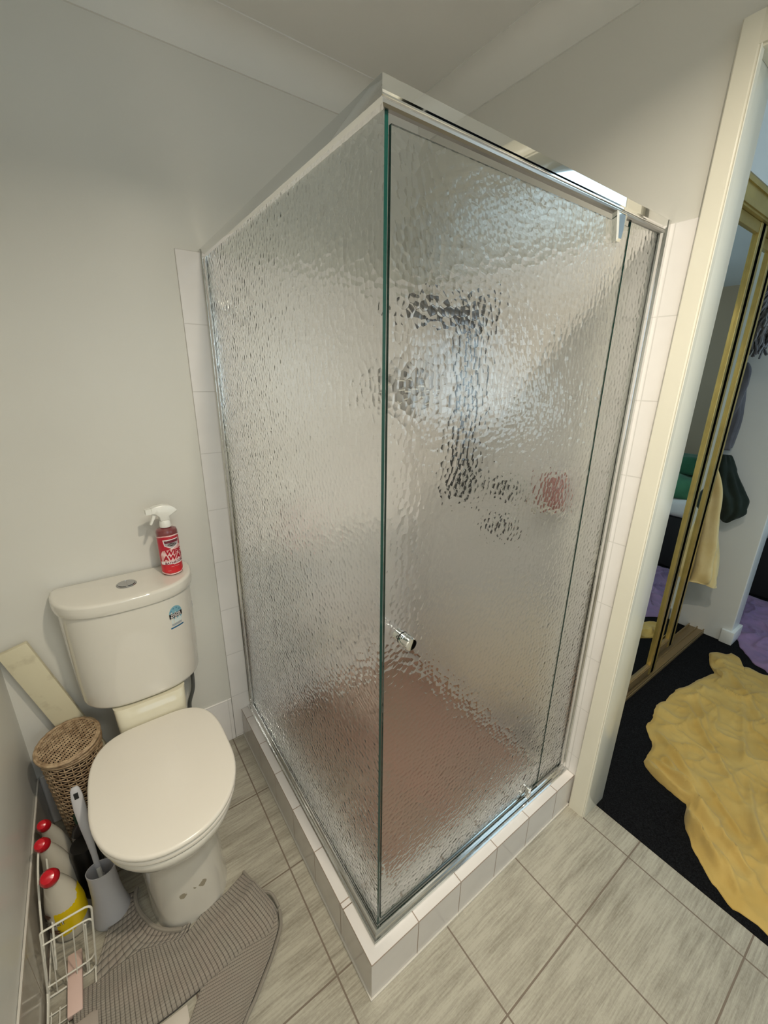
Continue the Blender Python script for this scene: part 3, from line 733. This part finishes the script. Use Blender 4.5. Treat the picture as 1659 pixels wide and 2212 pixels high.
for i in range(nr):
    x = -RL*.96 + 2*RL*.96*i/(nr-1); L1 = math.sqrt(max(1e-6, RL*RL*.95-x*x)); m = max(4, int(L1/.003))
    pts = [Ml @ Vector((x, -L1+2*L1*j/m, dome(x, -L1+2*L1*j/m) + .0018*sin(PI*(-L1+2*L1*j/m)/.0115 + PI*(i % 2)))) for j in range(m+1)]
    tube(bm, pts, .0016, n=5)
for i in range(15):
    y = -RL*.93 + 2*RL*.93*i/14; L1 = math.sqrt(max(1e-6, RL*RL*.95-y*y))
    for off in (-.0018, .0018): tube(bm, [Ml @ Vector((-L1+2*L1*j/12, y+off, dome(-L1+2*L1*j/12, y)+.0004)) for j in range(13)], .0015, n=5)
lathe(bm2, [(.002, HH-.001), (RR(HH)-.002, HH-.002), (RR(HH)-.002, HH-.006), (.002, HH-.006)], HX, HY, 32)  # black disc standing in for the shade below the lid weave
for rr, zz, th in ((RL, 0, .0045), (RL-.004, .003, .0035), (RL-.002, -.005, .0035)): tube(bm, [Ml @ Vector((rr*cos(2*PI*k/56), rr*sin(2*PI*k/56), zz + .0012*sin(k*2.4))) for k in range(56)], th, n=7, closed=True)
obj('woven_lid', bm, 'wicker', wb, sharp=None); obj('lid_shade_disc', bm2, 'rubber', wb)

# ------------------------------------------------------------------ cleaning bottles along the left wall
def duck_bottle(x, y, h, r, rot, label, decor=False, white='bottle_white'):
    t_ = thing('toilet_cleaner_bottle', label, 'bottle', (x, y, 0.0), 'red capped cleaner bottles by the left wall')
    R3 = Matrix.Translation((x, y, 0)) @ Matrix.Rotation(rot, 4, 'Z')
    bm = bmesh.new(); secs = []
    for z, rx, ry, oy in ((.006, .90, .74, 0), (.012, 1.0, .84, 0), (.28*h, 1.06, .90, 0), (.42*h, 1.03, .88, 0), (.54*h, .90, .80, -.003), (.66*h, .72, .66, -.008), (.78*h, .54, .52, -.016), (.86*h, .42, .42, -.024), (.91*h, .34, .34, -.031)):
        secs.append([R3 @ Vector((r*rx*cos(2*PI*k/32), oy + r*ry*sin(2*PI*k/32), z)) for k in range(32)])
    loft(bm, secs); bo = obj('bottle_body', bm, white, t_, sharp=60)
    bm = bmesh.new(); p0 = Vector((0, -.026, .885*h)); d = Vector((0, -.5, .85)).normalized()
    a_, b_ = frame_from(d)
    pts = [p0, p0+d*.004, p0+d*.020, p0+d*.028, p0+d*.032]; tube(bm, [R3 @ p for p in pts], [r*.46, r*.50, r*.46, r*.34, .002], n=24)
    obj('cap', bm, 'red_plastic', t_)
    if decor:
        bm = bmesh.new(); secs = []
        for zi in range(9):
            z = .035 + (.50*h-.035)*zi/8; ring = []
            for k in range(17):
                a = math.radians(-112 + 120*k/16); wob = z + .025*(k/16)
                rx, ry = 1.06, .90
                if wob > .40*h: s_ = 1-(wob-.40*h)/(.14*h)*.13; rx *= s_; ry *= s_
                ring.append(R3 @ Vector(((r*rx+.0006)*cos(a), (r*ry+.0006)*sin(a), wob)))
            secs.append(ring)
        loft(bm, secs, cap=False, closed=False); lb = obj('label', bm, 'bottle_yellow', bo)
        def bf(u, v, lift=.0016):
            a = math.radians(-128) + u/(r*.98); return R3 @ Vector(((r*1.06+lift)*cos(a), (r*.90+lift)*sin(a), v))
        bm = text_polys('TOILET', .019, .0010); dense(bm, .004); decal('lettering', bm, lambda u, v: bf(u, v+.088+.1*u), 'sticker_black', bo)
        bm = text_polys('TOILET', .019, .0001); dense(bm, .004); decal('lettering', bm, lambda u, v: bf(u, v+.088+.1*u, .0022), 'bottle_white', bo)
        for cx_, cz_, a_, b2 in ((-.006, .064, .022, .005), (.004, .055, .018, .004), (-.004, .121, .010, .006), (-.006, .112, .008, .004)):
            bm = bmesh.new(); poly2(bm, [(cx_+a_*cos(2*PI*k/14)*(1+.25*sin(3*k)), cz_+b2*sin(2*PI*k/14)*(1+.2*cos(5*k))) for k in range(14)])
            dense(bm, .005); decal('printed_mark', bm, lambda u, v: bf(u, v), 'brown_print', bo)
    return t_
duck_bottle(-.596, .592, .275, .041, math.radians(-8), 'white cleaner bottle with yellow label and red cap, nearest of three by the left wall', True)
duck_bottle(-.606, .684, .292, .034, math.radians(-18), 'white cleaner bottle with glossy red cap, middle of three by the left wall')
duck_bottle(-.612, .766, .268, .031, math.radians(-14), 'white cleaner bottle with red cap, farthest of three, nearest the wicker bin')
gb = thing('dark_bottle', 'dark bottle with green cap half hidden between wicker bin and toilet', 'bottle', (-.545, .745, 0))
bm = bmesh.new(); lathe(bm, [(.002, 0), (.029, 0), (.031, .01), (.031, .14), (.024, .165), (.012, .18), (.012, .19), (.002, .19)], -.545, .752, 32); obj('bottle_body', bm, 'dark_bottle', gb)
bm = bmesh.new(); lathe(bm, [(.002, .19), (.014, .19), (.014, .215), (.011, .22), (.002, .22)], -.545, .752, 24); obj('cap', bm, 'dark_green_cap', gb)
bm = bmesh.new(); secs = []
for z in (.05, .08, .11, .14, .155): secs.append([(-.545+.0316*cos(a), .752+.0316*sin(a), z) for a in [math.radians(-150+110*k/16) for k in range(17)]])
loft(bm, secs, cap=False, closed=False); obj('label', bm, plain('grey_label', (.30, .27, .26), .4), gb)
bm = bmesh.new(); lathe(bm, [(.002, 0), (.030, 0), (.032, .008), (.034, .17), (.030, .185), (.002, .187)], -.541, .672, 32)
tag(obj('black_canister', bm, 'black_plastic'), 'black canister standing between the cleaner bottles and the toilet brush', 'canister')

# toilet brush in its holder
bh = thing('brush_holder', 'pale grey tapering toilet brush holder standing beside the toilet', 'brush holder', (-.505, .575, 0))
bm = bmesh.new(); secs = []
def hold(z, a, b_, i=0): return [(-.505 + (a-i)*cos(2*PI*k/48), .572 + (b_-i)*sin(2*PI*k/48), z + (.016*(.5+.5*cos(2*PI*k/48+2.2)) if z > .14 else 0)) for k in range(48)]
for z, a in ((0.001, .046), (.012, .046), (.05, .039), (.10, .034), (.15, .032), (.172, .033)): secs.append(hold(z, a, a*.95))
for z, a in ((.172, .031), (.10, .030), (.03, .034)): secs.append(hold(z, a, a*.95))
loft(bm, secs); obj('holder_body', bm, 'grey_plastic', bh, sharp=60)
br = thing('toilet_brush', 'pale plastic toilet brush handle rising out of the grey holder', 'toilet brush', (-.505, .575, .05))
bm = bmesh.new(); A = Vector((-.512, .598, .16)); B = Vector((-.528, .690, .372)); secs = []
dd = (B-A).normalized(); sx_ = Vector((1, 0, 0)); sx_ = (sx_-dd*sx_.dot(dd)).normalized(); sy_ = dd.cross(sx_)
L0 = (B-A).length
path = [(0, .007, .006, 0), (.15, .007, .006, 0), (.35, .009, .006, -.004), (.55, .0125, .006, -.006), (.75, .0145, .006, -.004), (.90, .0135, .0055, 0), (.97, .011, .005, .002), (1.0, .007, .004, .003)]
for t_, wx, wy, off in path: secs.append([A + dd*(L0*t_) + sy_*off + sx_*(wx*cos(2*PI*k/20)) + sy_*(wy*sin(2*PI*k/20)) for k in range(20)])
loft(bm, secs); hn = obj('handle', bm, 'grey_plastic', br, sharp=60)
bm = bmesh.new(); q = A + dd*(L0*.90) - sy_*.0; prism(bm, [(-.005, -.008), (.005, -.008), (.005, .008), (-.005, .008)], -.0068, .0068, lambda u, v, h: q + sx_*u + dd*v + sy_*h); obj('hanging_slot', bm, 'black_plastic', br)
bm = bmesh.new(); random.seed(3)
for k in range(160):
    a = random.random()*2*PI; z = .06+.07*random.random(); rr = .023
    tube(bm, [(-.507, .575, z), (-.507+rr*cos(a), .575+rr*sin(a), z+.004*random.random())], .0009, n=4)
tube(bm, [(-.507, .575, .045), (-.508, .58, .12), A], [.005, .006, .006], n=10)
obj('brush_head', bm, 'white_plastic', br)

# white wire rack
rk = thing('wire_rack', 'white coated wire rack lying along the left wall', 'wire rack', (-.59, .44, 0))
lean = lambda x, y, z: Vector((x + .12*z, y, z))
Y0, Y1, X0, X1 = .455, .70, -.646, -.548
def rr_loop(y, z0, z1, rad=.016):
    pts = []
    for cx_, cz_, a0 in ((X1-rad, z1-rad, 0), (X0+.004, z1-.004, PI/2), (X0+.004, z0+.004, PI), (X1-rad, z0+rad, 1.5*PI)):
        r_ = rad if cx_ > -.58 else .004
        for k in range(6): a = a0 + PI/2*k/5; pts.append(lean(cx_+r_*cos(a), y, cz_+r_*sin(a)))
    return pts
bm = bmesh.new()
tube(bm, rr_loop(Y0, .008, .228), .0024, n=8, closed=True)
tube(bm, smoothpath([lean(X0, Y0, .186), lean(X1-.02, Y0, .186), lean(X1-.004, Y0, .180), lean(X1, Y0, .169)], 4), .0021, n=8)
tube(bm, smoothpath([lean(X0, Y0, .045), lean(X1-.02, Y0, .047), lean(X1-.004, Y0, .056), lean(X1, Y0, .068)], 4), .0021, n=8)
for k in range(4): x = X0+.018+.0205*k; tube(bm, [lean(x, Y0, .186), lean(x, Y0, .008)], .0014, n=6)
tube(bm, [lean(X1-.015, Y0+.003, .17), lean(X1-.015, Y0+.003, .01)], .0022, n=6)
obj('end_panel', bm, 'white_wire', rk)
bm = bmesh.new()
tube(bm, smoothpath([(X0+.003, .20, .012), (X0+.003, .38, .014), (X0+.003, .46, .03), (X0+.006, .52, .10), (X0+.012, .60, .20), (X0+.022, .655, .262), (X0+.03, .668, .252), (X0+.028, .64, .19), (X0+.022, .56, .09), (X0+.018, .50, .02)], 8), .0025, n=8)
obj('tall_loop', bm, 'white_wire', rk)
bm = bmesh.new()
for k in range(6): x = X0+.008+.0165*k; tube(bm, [(x, .16, .009), (x, Y1-.28, .009)], .0015, n=6)
for k in range(10): y = .17+.027*k; tube(bm, [(X0+.004, y, .0115), (X1, y, .0115)], .0013, n=6)
tube(bm, [(X0+.003, .15, .012), (X0+.003, Y1-.05, .012)], .0022, n=6); tube(bm, [(X1, .15, .012), (X1, Y0, .012)], .0022, n=6)
obj('base_grid', bm, 'white_wire', rk)
bm = BX(-.604, -.574, .375, .51, .0145, .028, bev=.002); tag(obj('paper_packet', bm, 'pink_paper'), 'pale pink packet lying in the wire rack', 'packet')
bm = bmesh.new()
for k in range(5): box(bm, -.640, -.560+.004*k, .20+.02*k, .365-.004*k, .0145+.004*k, .0180+.004*k, bev=.0008)
tag(obj('papers', bm, 'grey_paper'), 'stack of grey papers at the near end of the wire rack', 'papers')

# ------------------------------------------------------------------ bath mat
def resample(pts, n):
    pts = [Vector((p[0], p[1], 0)) for p in pts]; L = [0]
    for a, b in zip(pts, pts[1:]): L.append(L[-1] + (b-a).length)
    out = []
    for i in range(n):
        s = L[-1]*i/(n-1); k = 0
        while k < len(L)-2 and L[k+1] < s: k += 1
        out.append(pts[k].lerp(pts[k+1], (s-L[k])/max(1e-9, L[k+1]-L[k])))
    return out
def strip(top, bot, nu, nv, zf, th=.006, ruv=1.0):
    """cloth strip between two edge curves, with uv in metres"""
    T, B_ = resample(top, nu), resample(bot, nu); bm = bmesh.new(); uvl = bm.loops.layers.uv.new('uv')
    lu = sum((a-b).length for a, b in zip(T, T[1:])); lv = sum((a-b).length for a, b in zip(T, B_))/nu
    grid = []; low = []
    for i in range(nu):
        row = []; rl = []
        for j in range(nv):
            u, v = i/(nu-1), j/(nv-1); p = T[i].lerp(B_[i], v); z = zf(u, v, p.x, p.y)
            row.append(bm.verts.new((p.x, p.y, z))); rl.append(bm.verts.new((p.x, p.y, z-th)))
        grid.append(row); low.append(rl)
    uv = lambda i, j: (lu*i/(nu-1)*ruv, lv*j/(nv-1)*ruv)
    for g in (grid, low):
        for i in range(nu-1):
            for j in range(nv-1):
                f = bm.faces.new((g[i][j], g[i+1][j], g[i+1][j+1], g[i][j+1]))
                for l, (a, b) in zip(f.loops, ((i, j), (i+1, j), (i+1, j+1), (i, j+1))): l[uvl].uv = uv(a, b)
    per = [(i, 0) for i in range(nu)] + [(nu-1, j) for j in range(1, nv)] + [(i, nv-1) for i in range(nu-2, -1, -1)] + [(0, j) for j in range(nv-2, 0, -1)]
    for (a, b), (c, d) in zip(per, per[1:]+per[:1]): bm.faces.new((grid[a][b], grid[c][d], low[c][d], low[a][b]))
    return bm
bmt = thing('bath_mat', 'grey ribbed pedestal mat folded over in front of the toilet', 'mat', (-.35, .35, 0))
nz = lambda x, y, s, k=0: noise.noise((x*s, y*s, k))
# nubbly left part hugging the pedestal
top_ = [(-.441, .583), (-.444, .555), (-.439, .516), (-.428, .485), (-.413, .454), (-.398, .436), (-.382, .422), (-.355, .408), (-.33, .404)]
bot_ = [(-.478, .590), (-.500, .556), (-.520, .520), (-.530, .490), (-.545, .455), (-.548, .430), (-.545, .400), (-.47, .39), (-.38, .37)]
bm = strip(top_, bot_, 70, 40, lambda u, v, x, y: .013 + .003*nz(x, y, 22) + (.010*math.exp(-((v-.0)/.12)**2)))
obj('lower_layer', bm, 'mat_nub', bmt, sharp=None)
# leg going towards the camera, under the fold
top_ = [(-.124, .315), (-.128, .285), (-.137, .256), (-.176, .215), (-.232, .169), (-.272, .138), (-.31, .10), (-.34, .06)]
bot_ = [(-.30, .330), (-.32, .30), (-.337, .262), (-.352, .240), (-.370, .218), (-.395, .195), (-.44, .14), (-.47, .09)]
bm = strip(top_, bot_, 60, 40, lambda u, v, x, y: .0095 + .002*nz(x, y, 18, 2) + .006*math.exp(-(v/.1)**2) - .001*v)
obj('right_leg', bm, 'mat_under', bmt, sharp=None)
# folded ribbed band on top
top_ = [(-.598, .432), (-.574, .422), (-.535, .421), (-.49, .425), (-.445, .424), (-.40, .405), (-.35, .392), (-.325, .400), (-.301, .413), (-.26, .419), (-.222, .428), (-.195, .438), (-.170, .447)]
bot_ = [(-.590, .33), (-.55, .285), (-.50, .262), (-.445, .256), (-.40, .256), (-.345, .258), (-.29, .262), (-.23, .268), (-.20, .266), (-.175, .262), (-.158, .262), (-.140, .270), (-.122, .300)]
def zband(u, v, x, y):
    e = 1 - max(0, (v-.86)/.14)**2*.75
    roll = .015*math.exp(-((u-.93)/.07)**2)*math.exp(-((v-.55)/.4)**2)
    ridge = .006*math.exp(-((v-.22-.16*u)/.09)**2)*u
    b0 = .013 + .012*min(1, v*2.5)
    return b0*e + .0035*nz(x, y, 17, 5) + roll + ridge + .004*sin(u*9+v*3)*(.3+.7*v)*.5
bm = strip(top_, bot_, 150, 60, zband, th=.007); obj('folded_band', bm, 'mat_rib', bmt, sharp=None)
# bound edges
bm = bmesh.new()
tube(bm, smoothpath([(-.441, .585, .020), (-.447, .555, .022), (-.441, .514, .022), (-.428, .482, .022), (-.412, .452, .022), (-.385, .424, .021), (-.352, .404, .020)], 6), .0055, n=8)
tube(bm, smoothpath([(-.171, .449, .016), (-.146, .368, .024), (-.124, .340, .027), (-.117, .300, .020)], 6), .004, n=8)
tube(bm, smoothpath([(-.117, .296, .010), (-.131, .256, .011), (-.172, .212, .011), (-.228, .165, .011), (-.270, .134, .011), (-.338, .06, .011)], 6), .0045, n=8)
obj('bound_edge', bm, 'mat_edge', bmt)
bm = bmesh.new(); box(bm, -.432, -.372, .212, .252, .0005, .0025, bev=.0005); obj('care_label', bm, plain('mat_label', (.55, .50, .44), .6), bmt)

# ------------------------------------------------------------------ bedroom shell beyond the doorway
XW = 2.51
struct('wall_wardrobe_bulkhead', BX(W+.122, XW+.13, .115, .20, 2.092, 2.42), 'bedroom_paint', label='painted bulkhead above the mirror wardrobe', smooth=False).name = 'wall_bulkhead'
struct('wall_wardrobe_back', BX(W+.122, XW+.14, .74, .80, 0, 2.42), 'bedroom_paint', smooth=False)
bm = BX(XW, XW+.125, 0.0, .80, 0, 2.42, bev=.006, seg=3); struct('wall_nib', bm, 'bedroom_paint', label='white wall end beside the mirror wardrobe')
struct('wall_far', BX(5.5, 5.6, -2.95, 1.6, 0, 2.42), 'taupe_paint', smooth=False)
struct('wall_side', BX(XW+.125, 5.5, 1.5, 1.6, 0, 2.42), 'bedroom_paint', smooth=False)
struct('wall_window', wall_with_hole(W+.122, 5.5, -2.95, -2.80, 0, 2.42, (1.4, 3.8, .85, 2.15), 'x'), 'taupe_paint', smooth=False)
bm = BX(XW-.016, XW+.139, -.016, .045, 0.003, .085, bev=.004); struct('baseboard_nib', bm, 'bedroom_paint')
bm = bmesh.new()
for x in (1.4, 2.18, 2.97, 3.75): box(bm, x, x+.05, -2.88, -2.84, .85, 2.15)
box(bm, 1.4, 3.8, -2.88, -2.84, .85, .90); box(bm, 1.4, 3.8, -2.88, -2.84, 2.10, 2.15)
struct('window_1', bm, 'white_plastic', smooth=False)
bm = bmesh.new()
for x in (-.5, -.05, .36): box(bm, x, x+.04, -1.92, -1.88, 1.05, 2.05)
box(bm, -.5, .4, -1.92, -1.88, 1.05, 1.09); box(bm, -.5, .4, -1.92, -1.88, 2.01, 2.05)
struct('added_window_frame', bm, 'white_plastic', smooth=False)  # unseen frame added to go with the bathroom fill light
# downlight fitting in the bathroom ceiling
bm = bmesh.new(); lathe(bm, [(.045, CEIL-.006), (.058, CEIL-.006), (.062, CEIL-.0005), (.045, CEIL-.0005)], LX, LY, 40, cap=False)
tag(obj('downlight', bm, 'white_plastic'), 'round white downlight fitting in the bathroom ceiling', 'ceiling light')

bm = bmesh.new(); lathe(bm, [(.405, 2.388), (.42, 2.388), (.425, 2.3985), (.42, 2.4195), (.405, 2.4195)], 2.05, -1.05, 48, cap=False)
tag(obj('oyster_light', bm, 'white_plastic'), 'round white light fitting on the ceiling of the room beyond the doorway', 'ceiling light')
bm = bmesh.new(); box(bm, -.27, -.252, -1.17, -.73, CEIL-.018, CEIL-.0005); box(bm, .152, .17, -1.17, -.73, CEIL-.018, CEIL-.0005); box(bm, -.252, .152, -1.17, -1.152, CEIL-.018, CEIL-.0005); box(bm, -.252, .152, -.748, -.73, CEIL-.018, CEIL-.0005)
tag(obj('fill_panel_frame', bm, 'white_plastic'), 'square white frame around the added fill panel on the bathroom ceiling', 'ceiling light')  # unseen fitting added around the overhead fill

# mirror wardrobe
wr = thing('mirror_wardrobe', 'wardrobe front of sliding mirror doors with brass coloured frames', 'wardrobe', (1.7, .13, 0))
BLK = plain('black_strip', (0.002, 0.002, 0.002), 1.0, spec=0.0)  # flat black for the strip down the middle of each stile
def stile(bm, x0, x1, y, z0, z1):
    wd = x1-x0; 
    box(bm, x0, x0+wd*.34, y-.012, y+.016, z0, z1, bev=.0015, mi=0)
    box(bm, x0+wd*.32, x0+wd*.66, y-.0128, y+.016, z0, z1, mi=1)
    box(bm, x0+wd*.64, x1, y-.012, y+.016, z0, z1, bev=.0015, mi=0)
def door(x0, x1, y, z0=.045, z1=2.005):
    sw = .075
    bm = BX(x0+sw*.4, x1-sw*.4, y-.002, y+.004, z0+.02, z1-.02); pn = obj('mirror_door', bm, 'mirror', wr, smooth=False)
    for a in (x0, x1-sw):
        bm = bmesh.new(); stile(bm, a, a+sw, y, z0, z1); obj('stile', bm, None, pn, smooth=False, mats=['gold', BLK])
    bm = BX(x0+sw, x1-sw, y-.010, y+.012, z0, z0+.055, bev=.002); box(bm, x0+sw, x1-sw, y-.013, y-.010, z0+.042, z0+.050); obj('bottom_frame', bm, 'bronze', pn)
    bm = BX(x0+sw, x1-sw, y-.010, y+.012, z1-.035, z1, bev=.002); obj('top_frame', bm, 'gold', pn)
door(1.02, 1.845, .140); door(1.30, 2.17, .182)
bm = BX(W+.124, XW-.001, .118, .200, 2.006, 2.091, bev=.003); box(bm, W+.124, XW-.001, .112, .118, 2.012, 2.03); box(bm, W+.124, XW-.001, .112, .118, 2.07, 2.085); obj('head_track', bm, 'gold', wr)
bm = BX(W+.124, XW-.001, .122, .205, .0025, .022, bev=.002)
for y in (.124, .158, .200): box(bm, W+.124, XW-.001, y, y+.004, .022, .034)
obj('floor_track', bm, 'bronze', wr)

# clothes hanging out of the open end of the wardrobe
def hang(name, rings, mat, label, seed, nsub=10, thick=.0):
    """soft garment: cross sections (cx,cy,rx,ry,z,rot)"""
    bm = bmesh.new(); secs = []; N = 40
    R_ = smoothpath([Vector((r[0], r[1], r[4])) for r in rings], nsub)
    for i, c in enumerate(R_):
        s = i/nsub; k = min(int(s), len(rings)-2); f = s-k
        rx = rings[k][2]*(1-f)+rings[k+1][2]*f; ry = rings[k][3]*(1-f)+rings[k+1][3]*f; ro = rings[k][5]*(1-f)+rings[k+1][5]*f
        sec = []
        for j in range(N):
            a = 2*PI*j/N; fold = 1 + .22*sin(a*3+seed+s*.7) + .12*sin(a*7+seed*2+s) + .25*nz(cos(a)*1.5, sin(a)*1.5, 1.3, seed+s)
            x, y = rx*cos(a)*fold, ry*sin(a)*fold
            sec.append((c.x + x*cos(ro)-y*sin(ro), c.y + x*sin(ro)+y*cos(ro), c.z + .012*sin(a*2+seed)*(s/len(rings))))
        secs.append(sec)
    loft(bm, secs); return tag(obj(name, bm, mat, None, sharp=None), label, 'clothing')
hang('cream_garment', [(2.27, .24, .015, .03, 1.05, 0), (2.27, .215, .03, .045, .95, 0), (2.27, .19, .035, .06, .75, .0), (2.265, .165, .04, .07, .58, .0), (2.26, .15, .045, .072, .45, .0), (2.26, .15, .045, .068, .415, .0)], 'cream_cloth', 'cream cotton garment hanging low out of the open wardrobe', 1.3)
hang('black_garment', [(2.40, .23, .015, .03, 1.09, 0), (2.40, .215, .03, .05, 1.02, 0), (2.40, .185, .035, .055, .93, 0), (2.40, .14, .035, .05, .86, 0), (2.40, .125, .035, .045, .80, 0), (2.40, .145, .02, .022, .745, 0)], 'black_cloth', 'black garment hanging beside the cream one at the wardrobe end', 4.1)
hang('grey_garment', [(2.42, .30, .02, .06, 1.55, 0), (2.42, .30, .03, .10, 1.45, 0), (2.42, .31, .035, .11, 1.3, 0), (2.42, .32, .035, .11, 1.12, 0)], m_cloth('slate_garment', (.09, .09, .105), (.14, .14, .16)), 'long slate grey garment hanging inside the open wardrobe', 2.2)
bm = bmesh.new(); random.seed(11)
for k in range(110):
    x = 2.35+.07*random.random(); y = .19+.12*random.random(); z0 = 1.97-.08*random.random(); L_ = .22+.12*random.random(); ph = random.random()*6
    tube(bm, [(x+.022*sin(ph+i*1.1), y+.022*cos(ph*1.3+i*.9)-.02*i/10, z0-L_*i/10) for i in range(11)], .004+.003*random.random(), n=5)
tag(obj('knitted_scarf', bm, 'grey_cloth'), 'tangled grey fringed scarf hanging at the wardrobe edge above the black garment', 'scarf')

# bed
bd = thing('bed', 'bed with black base and white mattress beyond the lilac sheet', 'bed', (4.3, -.4, 0))
bm = BX(3.36, 5.35, -1.75, .75, .003, .43, bev=.02); obj('bed_base', bm, 'black_base', bd)
bm = BX(3.34, 5.37, -1.77, .77, .43, .58, bev=.05, seg=4); obj('mattress', bm, 'white_cloth', bd)
def heap(name, cx, cy, z0, rx, ry, h, mat, label, cat, seed, amp=.25):
    bm = bmesh.new(); secs = []; N = 56; K = 16
    for i in range(K):
        q = PI/2*i/(K-1); sec = []
        for j in range(N):
            a = 2*PI*j/N; e = 1 + amp*nz(cos(a)*1.6, sin(a)*1.6, 1, seed) ; rr = cos(q)**.55
            x, y = rx*rr*e*cos(a), ry*rr*e*sin(a)
            z = z0 + h*sin(q)**.8*(1 + .35*nz(x, y, 6, seed)) ; sec.append((cx+x, cy+y, max(z, z0)))
        secs.append(sec)
    loft(bm, secs); return tag(obj(name, bm, mat, None, sharp=None), label, cat)
heap('green_blanket', 3.72, -.50, .582, .36, .42, .17, 'green_cloth', 'rumpled green blanket lying on the bed', 'blanket', 2.0)
heap('green_pillow', 3.66, -.50, .745, .15, .22, .13, m_cloth('dark_green', (.02, .09, .05), (.03, .11, .06)), 'dark green cushion on top of the green blanket', 'cushion', 5.0, .15)

# crumpled cloths on the carpet
def cloth(name, outline, centre, mat, label, cat, h, seed, nb=260, M_=90, folds=()):
    P = resample(outline+[outline[0]], nb+1)[:-1]; c = Vector((*centre, 0))
    P = [p + (p-c).normalized()*(.012*noise.noise((p.x*16, p.y*16, seed)) + .006*noise.noise((p.x*45, p.y*45, seed))) for p in P]; bm = bmesh.new(); rings = []
    for i in range(M_+1):
        t_ = 1 - i/M_; ring = []
        if i == M_: t_ = .002
        for p in P:
            q = c.lerp(p, t_); x, y = q.x, q.y; edge = min(1, (1-t_)*9)
            r1 = 1-abs(noise.noise((x*3.1+seed, y*4.3, seed)))*2.4; r2 = 1-abs(noise.noise((x*7+y*3, y*8-x*2, seed+4)))*2.6; r3 = 1-abs(noise.noise((x*17, y*15, seed+9)))*2
            z = .006 + h*(max(0, r1)**3*.9 + max(0, r2)**4*.9*edge + max(0, r3)**3*.34 + .25*(noise.noise((x*2, y*2, 3))+.5))*(.35+.65*edge)
            for (ax, ay), (bx, by), wd, hh in folds:
                A_ = Vector((ax, ay)); B_ = Vector((bx, by)); Q = Vector((x, y)); s = max(0, min(1, (Q-A_).dot(B_-A_)/(B_-A_).length_squared))
                dd_ = (Q-A_.lerp(B_, s)).length; z += hh*math.exp(-(dd_/wd)**2)*sin(PI*min(1, max(0, s*.9+.1)))**.5
            ring.append(bm.verts.new((x, y, max(.005, z*(min(1, .25+(1-t_)*30))))))
        rings.append(ring)
    skirt = [bm.verts.new((v.co.x, v.co.y, .0025)) for v in rings[0]]
    for a, b in [(skirt, rings[0])] + list(zip(rings, rings[1:])):
        for k in range(nb): bm.faces.new((a[k], a[(k+1) % nb], b[(k+1) % nb], b[k]))
    bm.faces.new(rings[-1]); return tag(obj(name, bm, mat, None, sharp=None), label, cat)
Y = [(2.335, -.182), (2.338, -.139), (2.29, -.087), (2.399, -.086), (2.414, -.04), (2.38, -.032), (2.362, .011), (2.306, .029), (2.199, -.005), (2.133, -.051), (1.972, -.016), (1.824, .014), (1.732, .016), (1.63, .028), (1.465, -.006), (1.398, -.057), (1.353, -.071), (1.265, -.08), (1.228, -.125), (1.205, -.18), (1.204, -.249), (1.095, -.285), (1.056, -.324), (1.013, -.355), (.993, -.394), (.958, -.447), (.962, -.49), (.965, -.55), (.98, -.68), (1.02, -.85), (1.2, -1.0), (1.5, -1.05), (1.8, -.95), (2.1, -.8), (2.3, -.55), (2.38, -.35)]
cloth('yellow_sheet', Y, (1.62, -.45), 'yellow_cloth', 'large crumpled mustard yellow cloth on the black carpet', 'cloth', .018, 1.7, 320, 110,
      folds=(((1.26, -.10), (1.09, -.32), .018, .030), ((1.33, -.13), (1.15, -.36), .015, .028), ((1.2, -.2), (1.02, -.42), .016, .03), ((1.75, -.05), (1.35, -.38), .012, .02), ((1.35, -.38), (1.08, -.55), .018, .026), ((2.2, -.1), (1.75, -.4), .015, .02), ((1.45, -.05), (1.3, -.25), .012, .016), ((1.23, -.13), (1.215, -.26), .009, .022), ((1.30, -.10), (1.24, -.28), .008, .02), ((1.12, -.30), (1.03, -.40), .008, .02), ((1.10, -.36), (.99, -.47), .009, .02), ((1.55, .0), (1.50, -.30), .010, .012), ((1.9, -.03), (1.6, -.2), .010, .014), ((1.16, -.36), (1.05, -.52), .008, .018), ((1.5, -.35), (1.2, -.45), .011, .016), ((1.35, -.25), (1.2, -.42), .009, .018), ((2.0, -.2), (1.55, -.32), .012, .013)))
cloth('lilac_sheet', [(3.33, .16), (3.09, .105), (2.80, .06), (2.66, .02), (2.593, -.03), (2.524, -.05), (2.456, -.106), (2.396, -.151), (2.388, -.194), (2.36, -.21), (2.46, -.40), (2.6, -.6), (3.0, -.7), (3.33, -.6)], (2.9, -.25), 'purple_cloth', 'crumpled lilac sheet on the carpet between yellow cloth and bed', 'sheet', .020, 6.2, 200, 60)
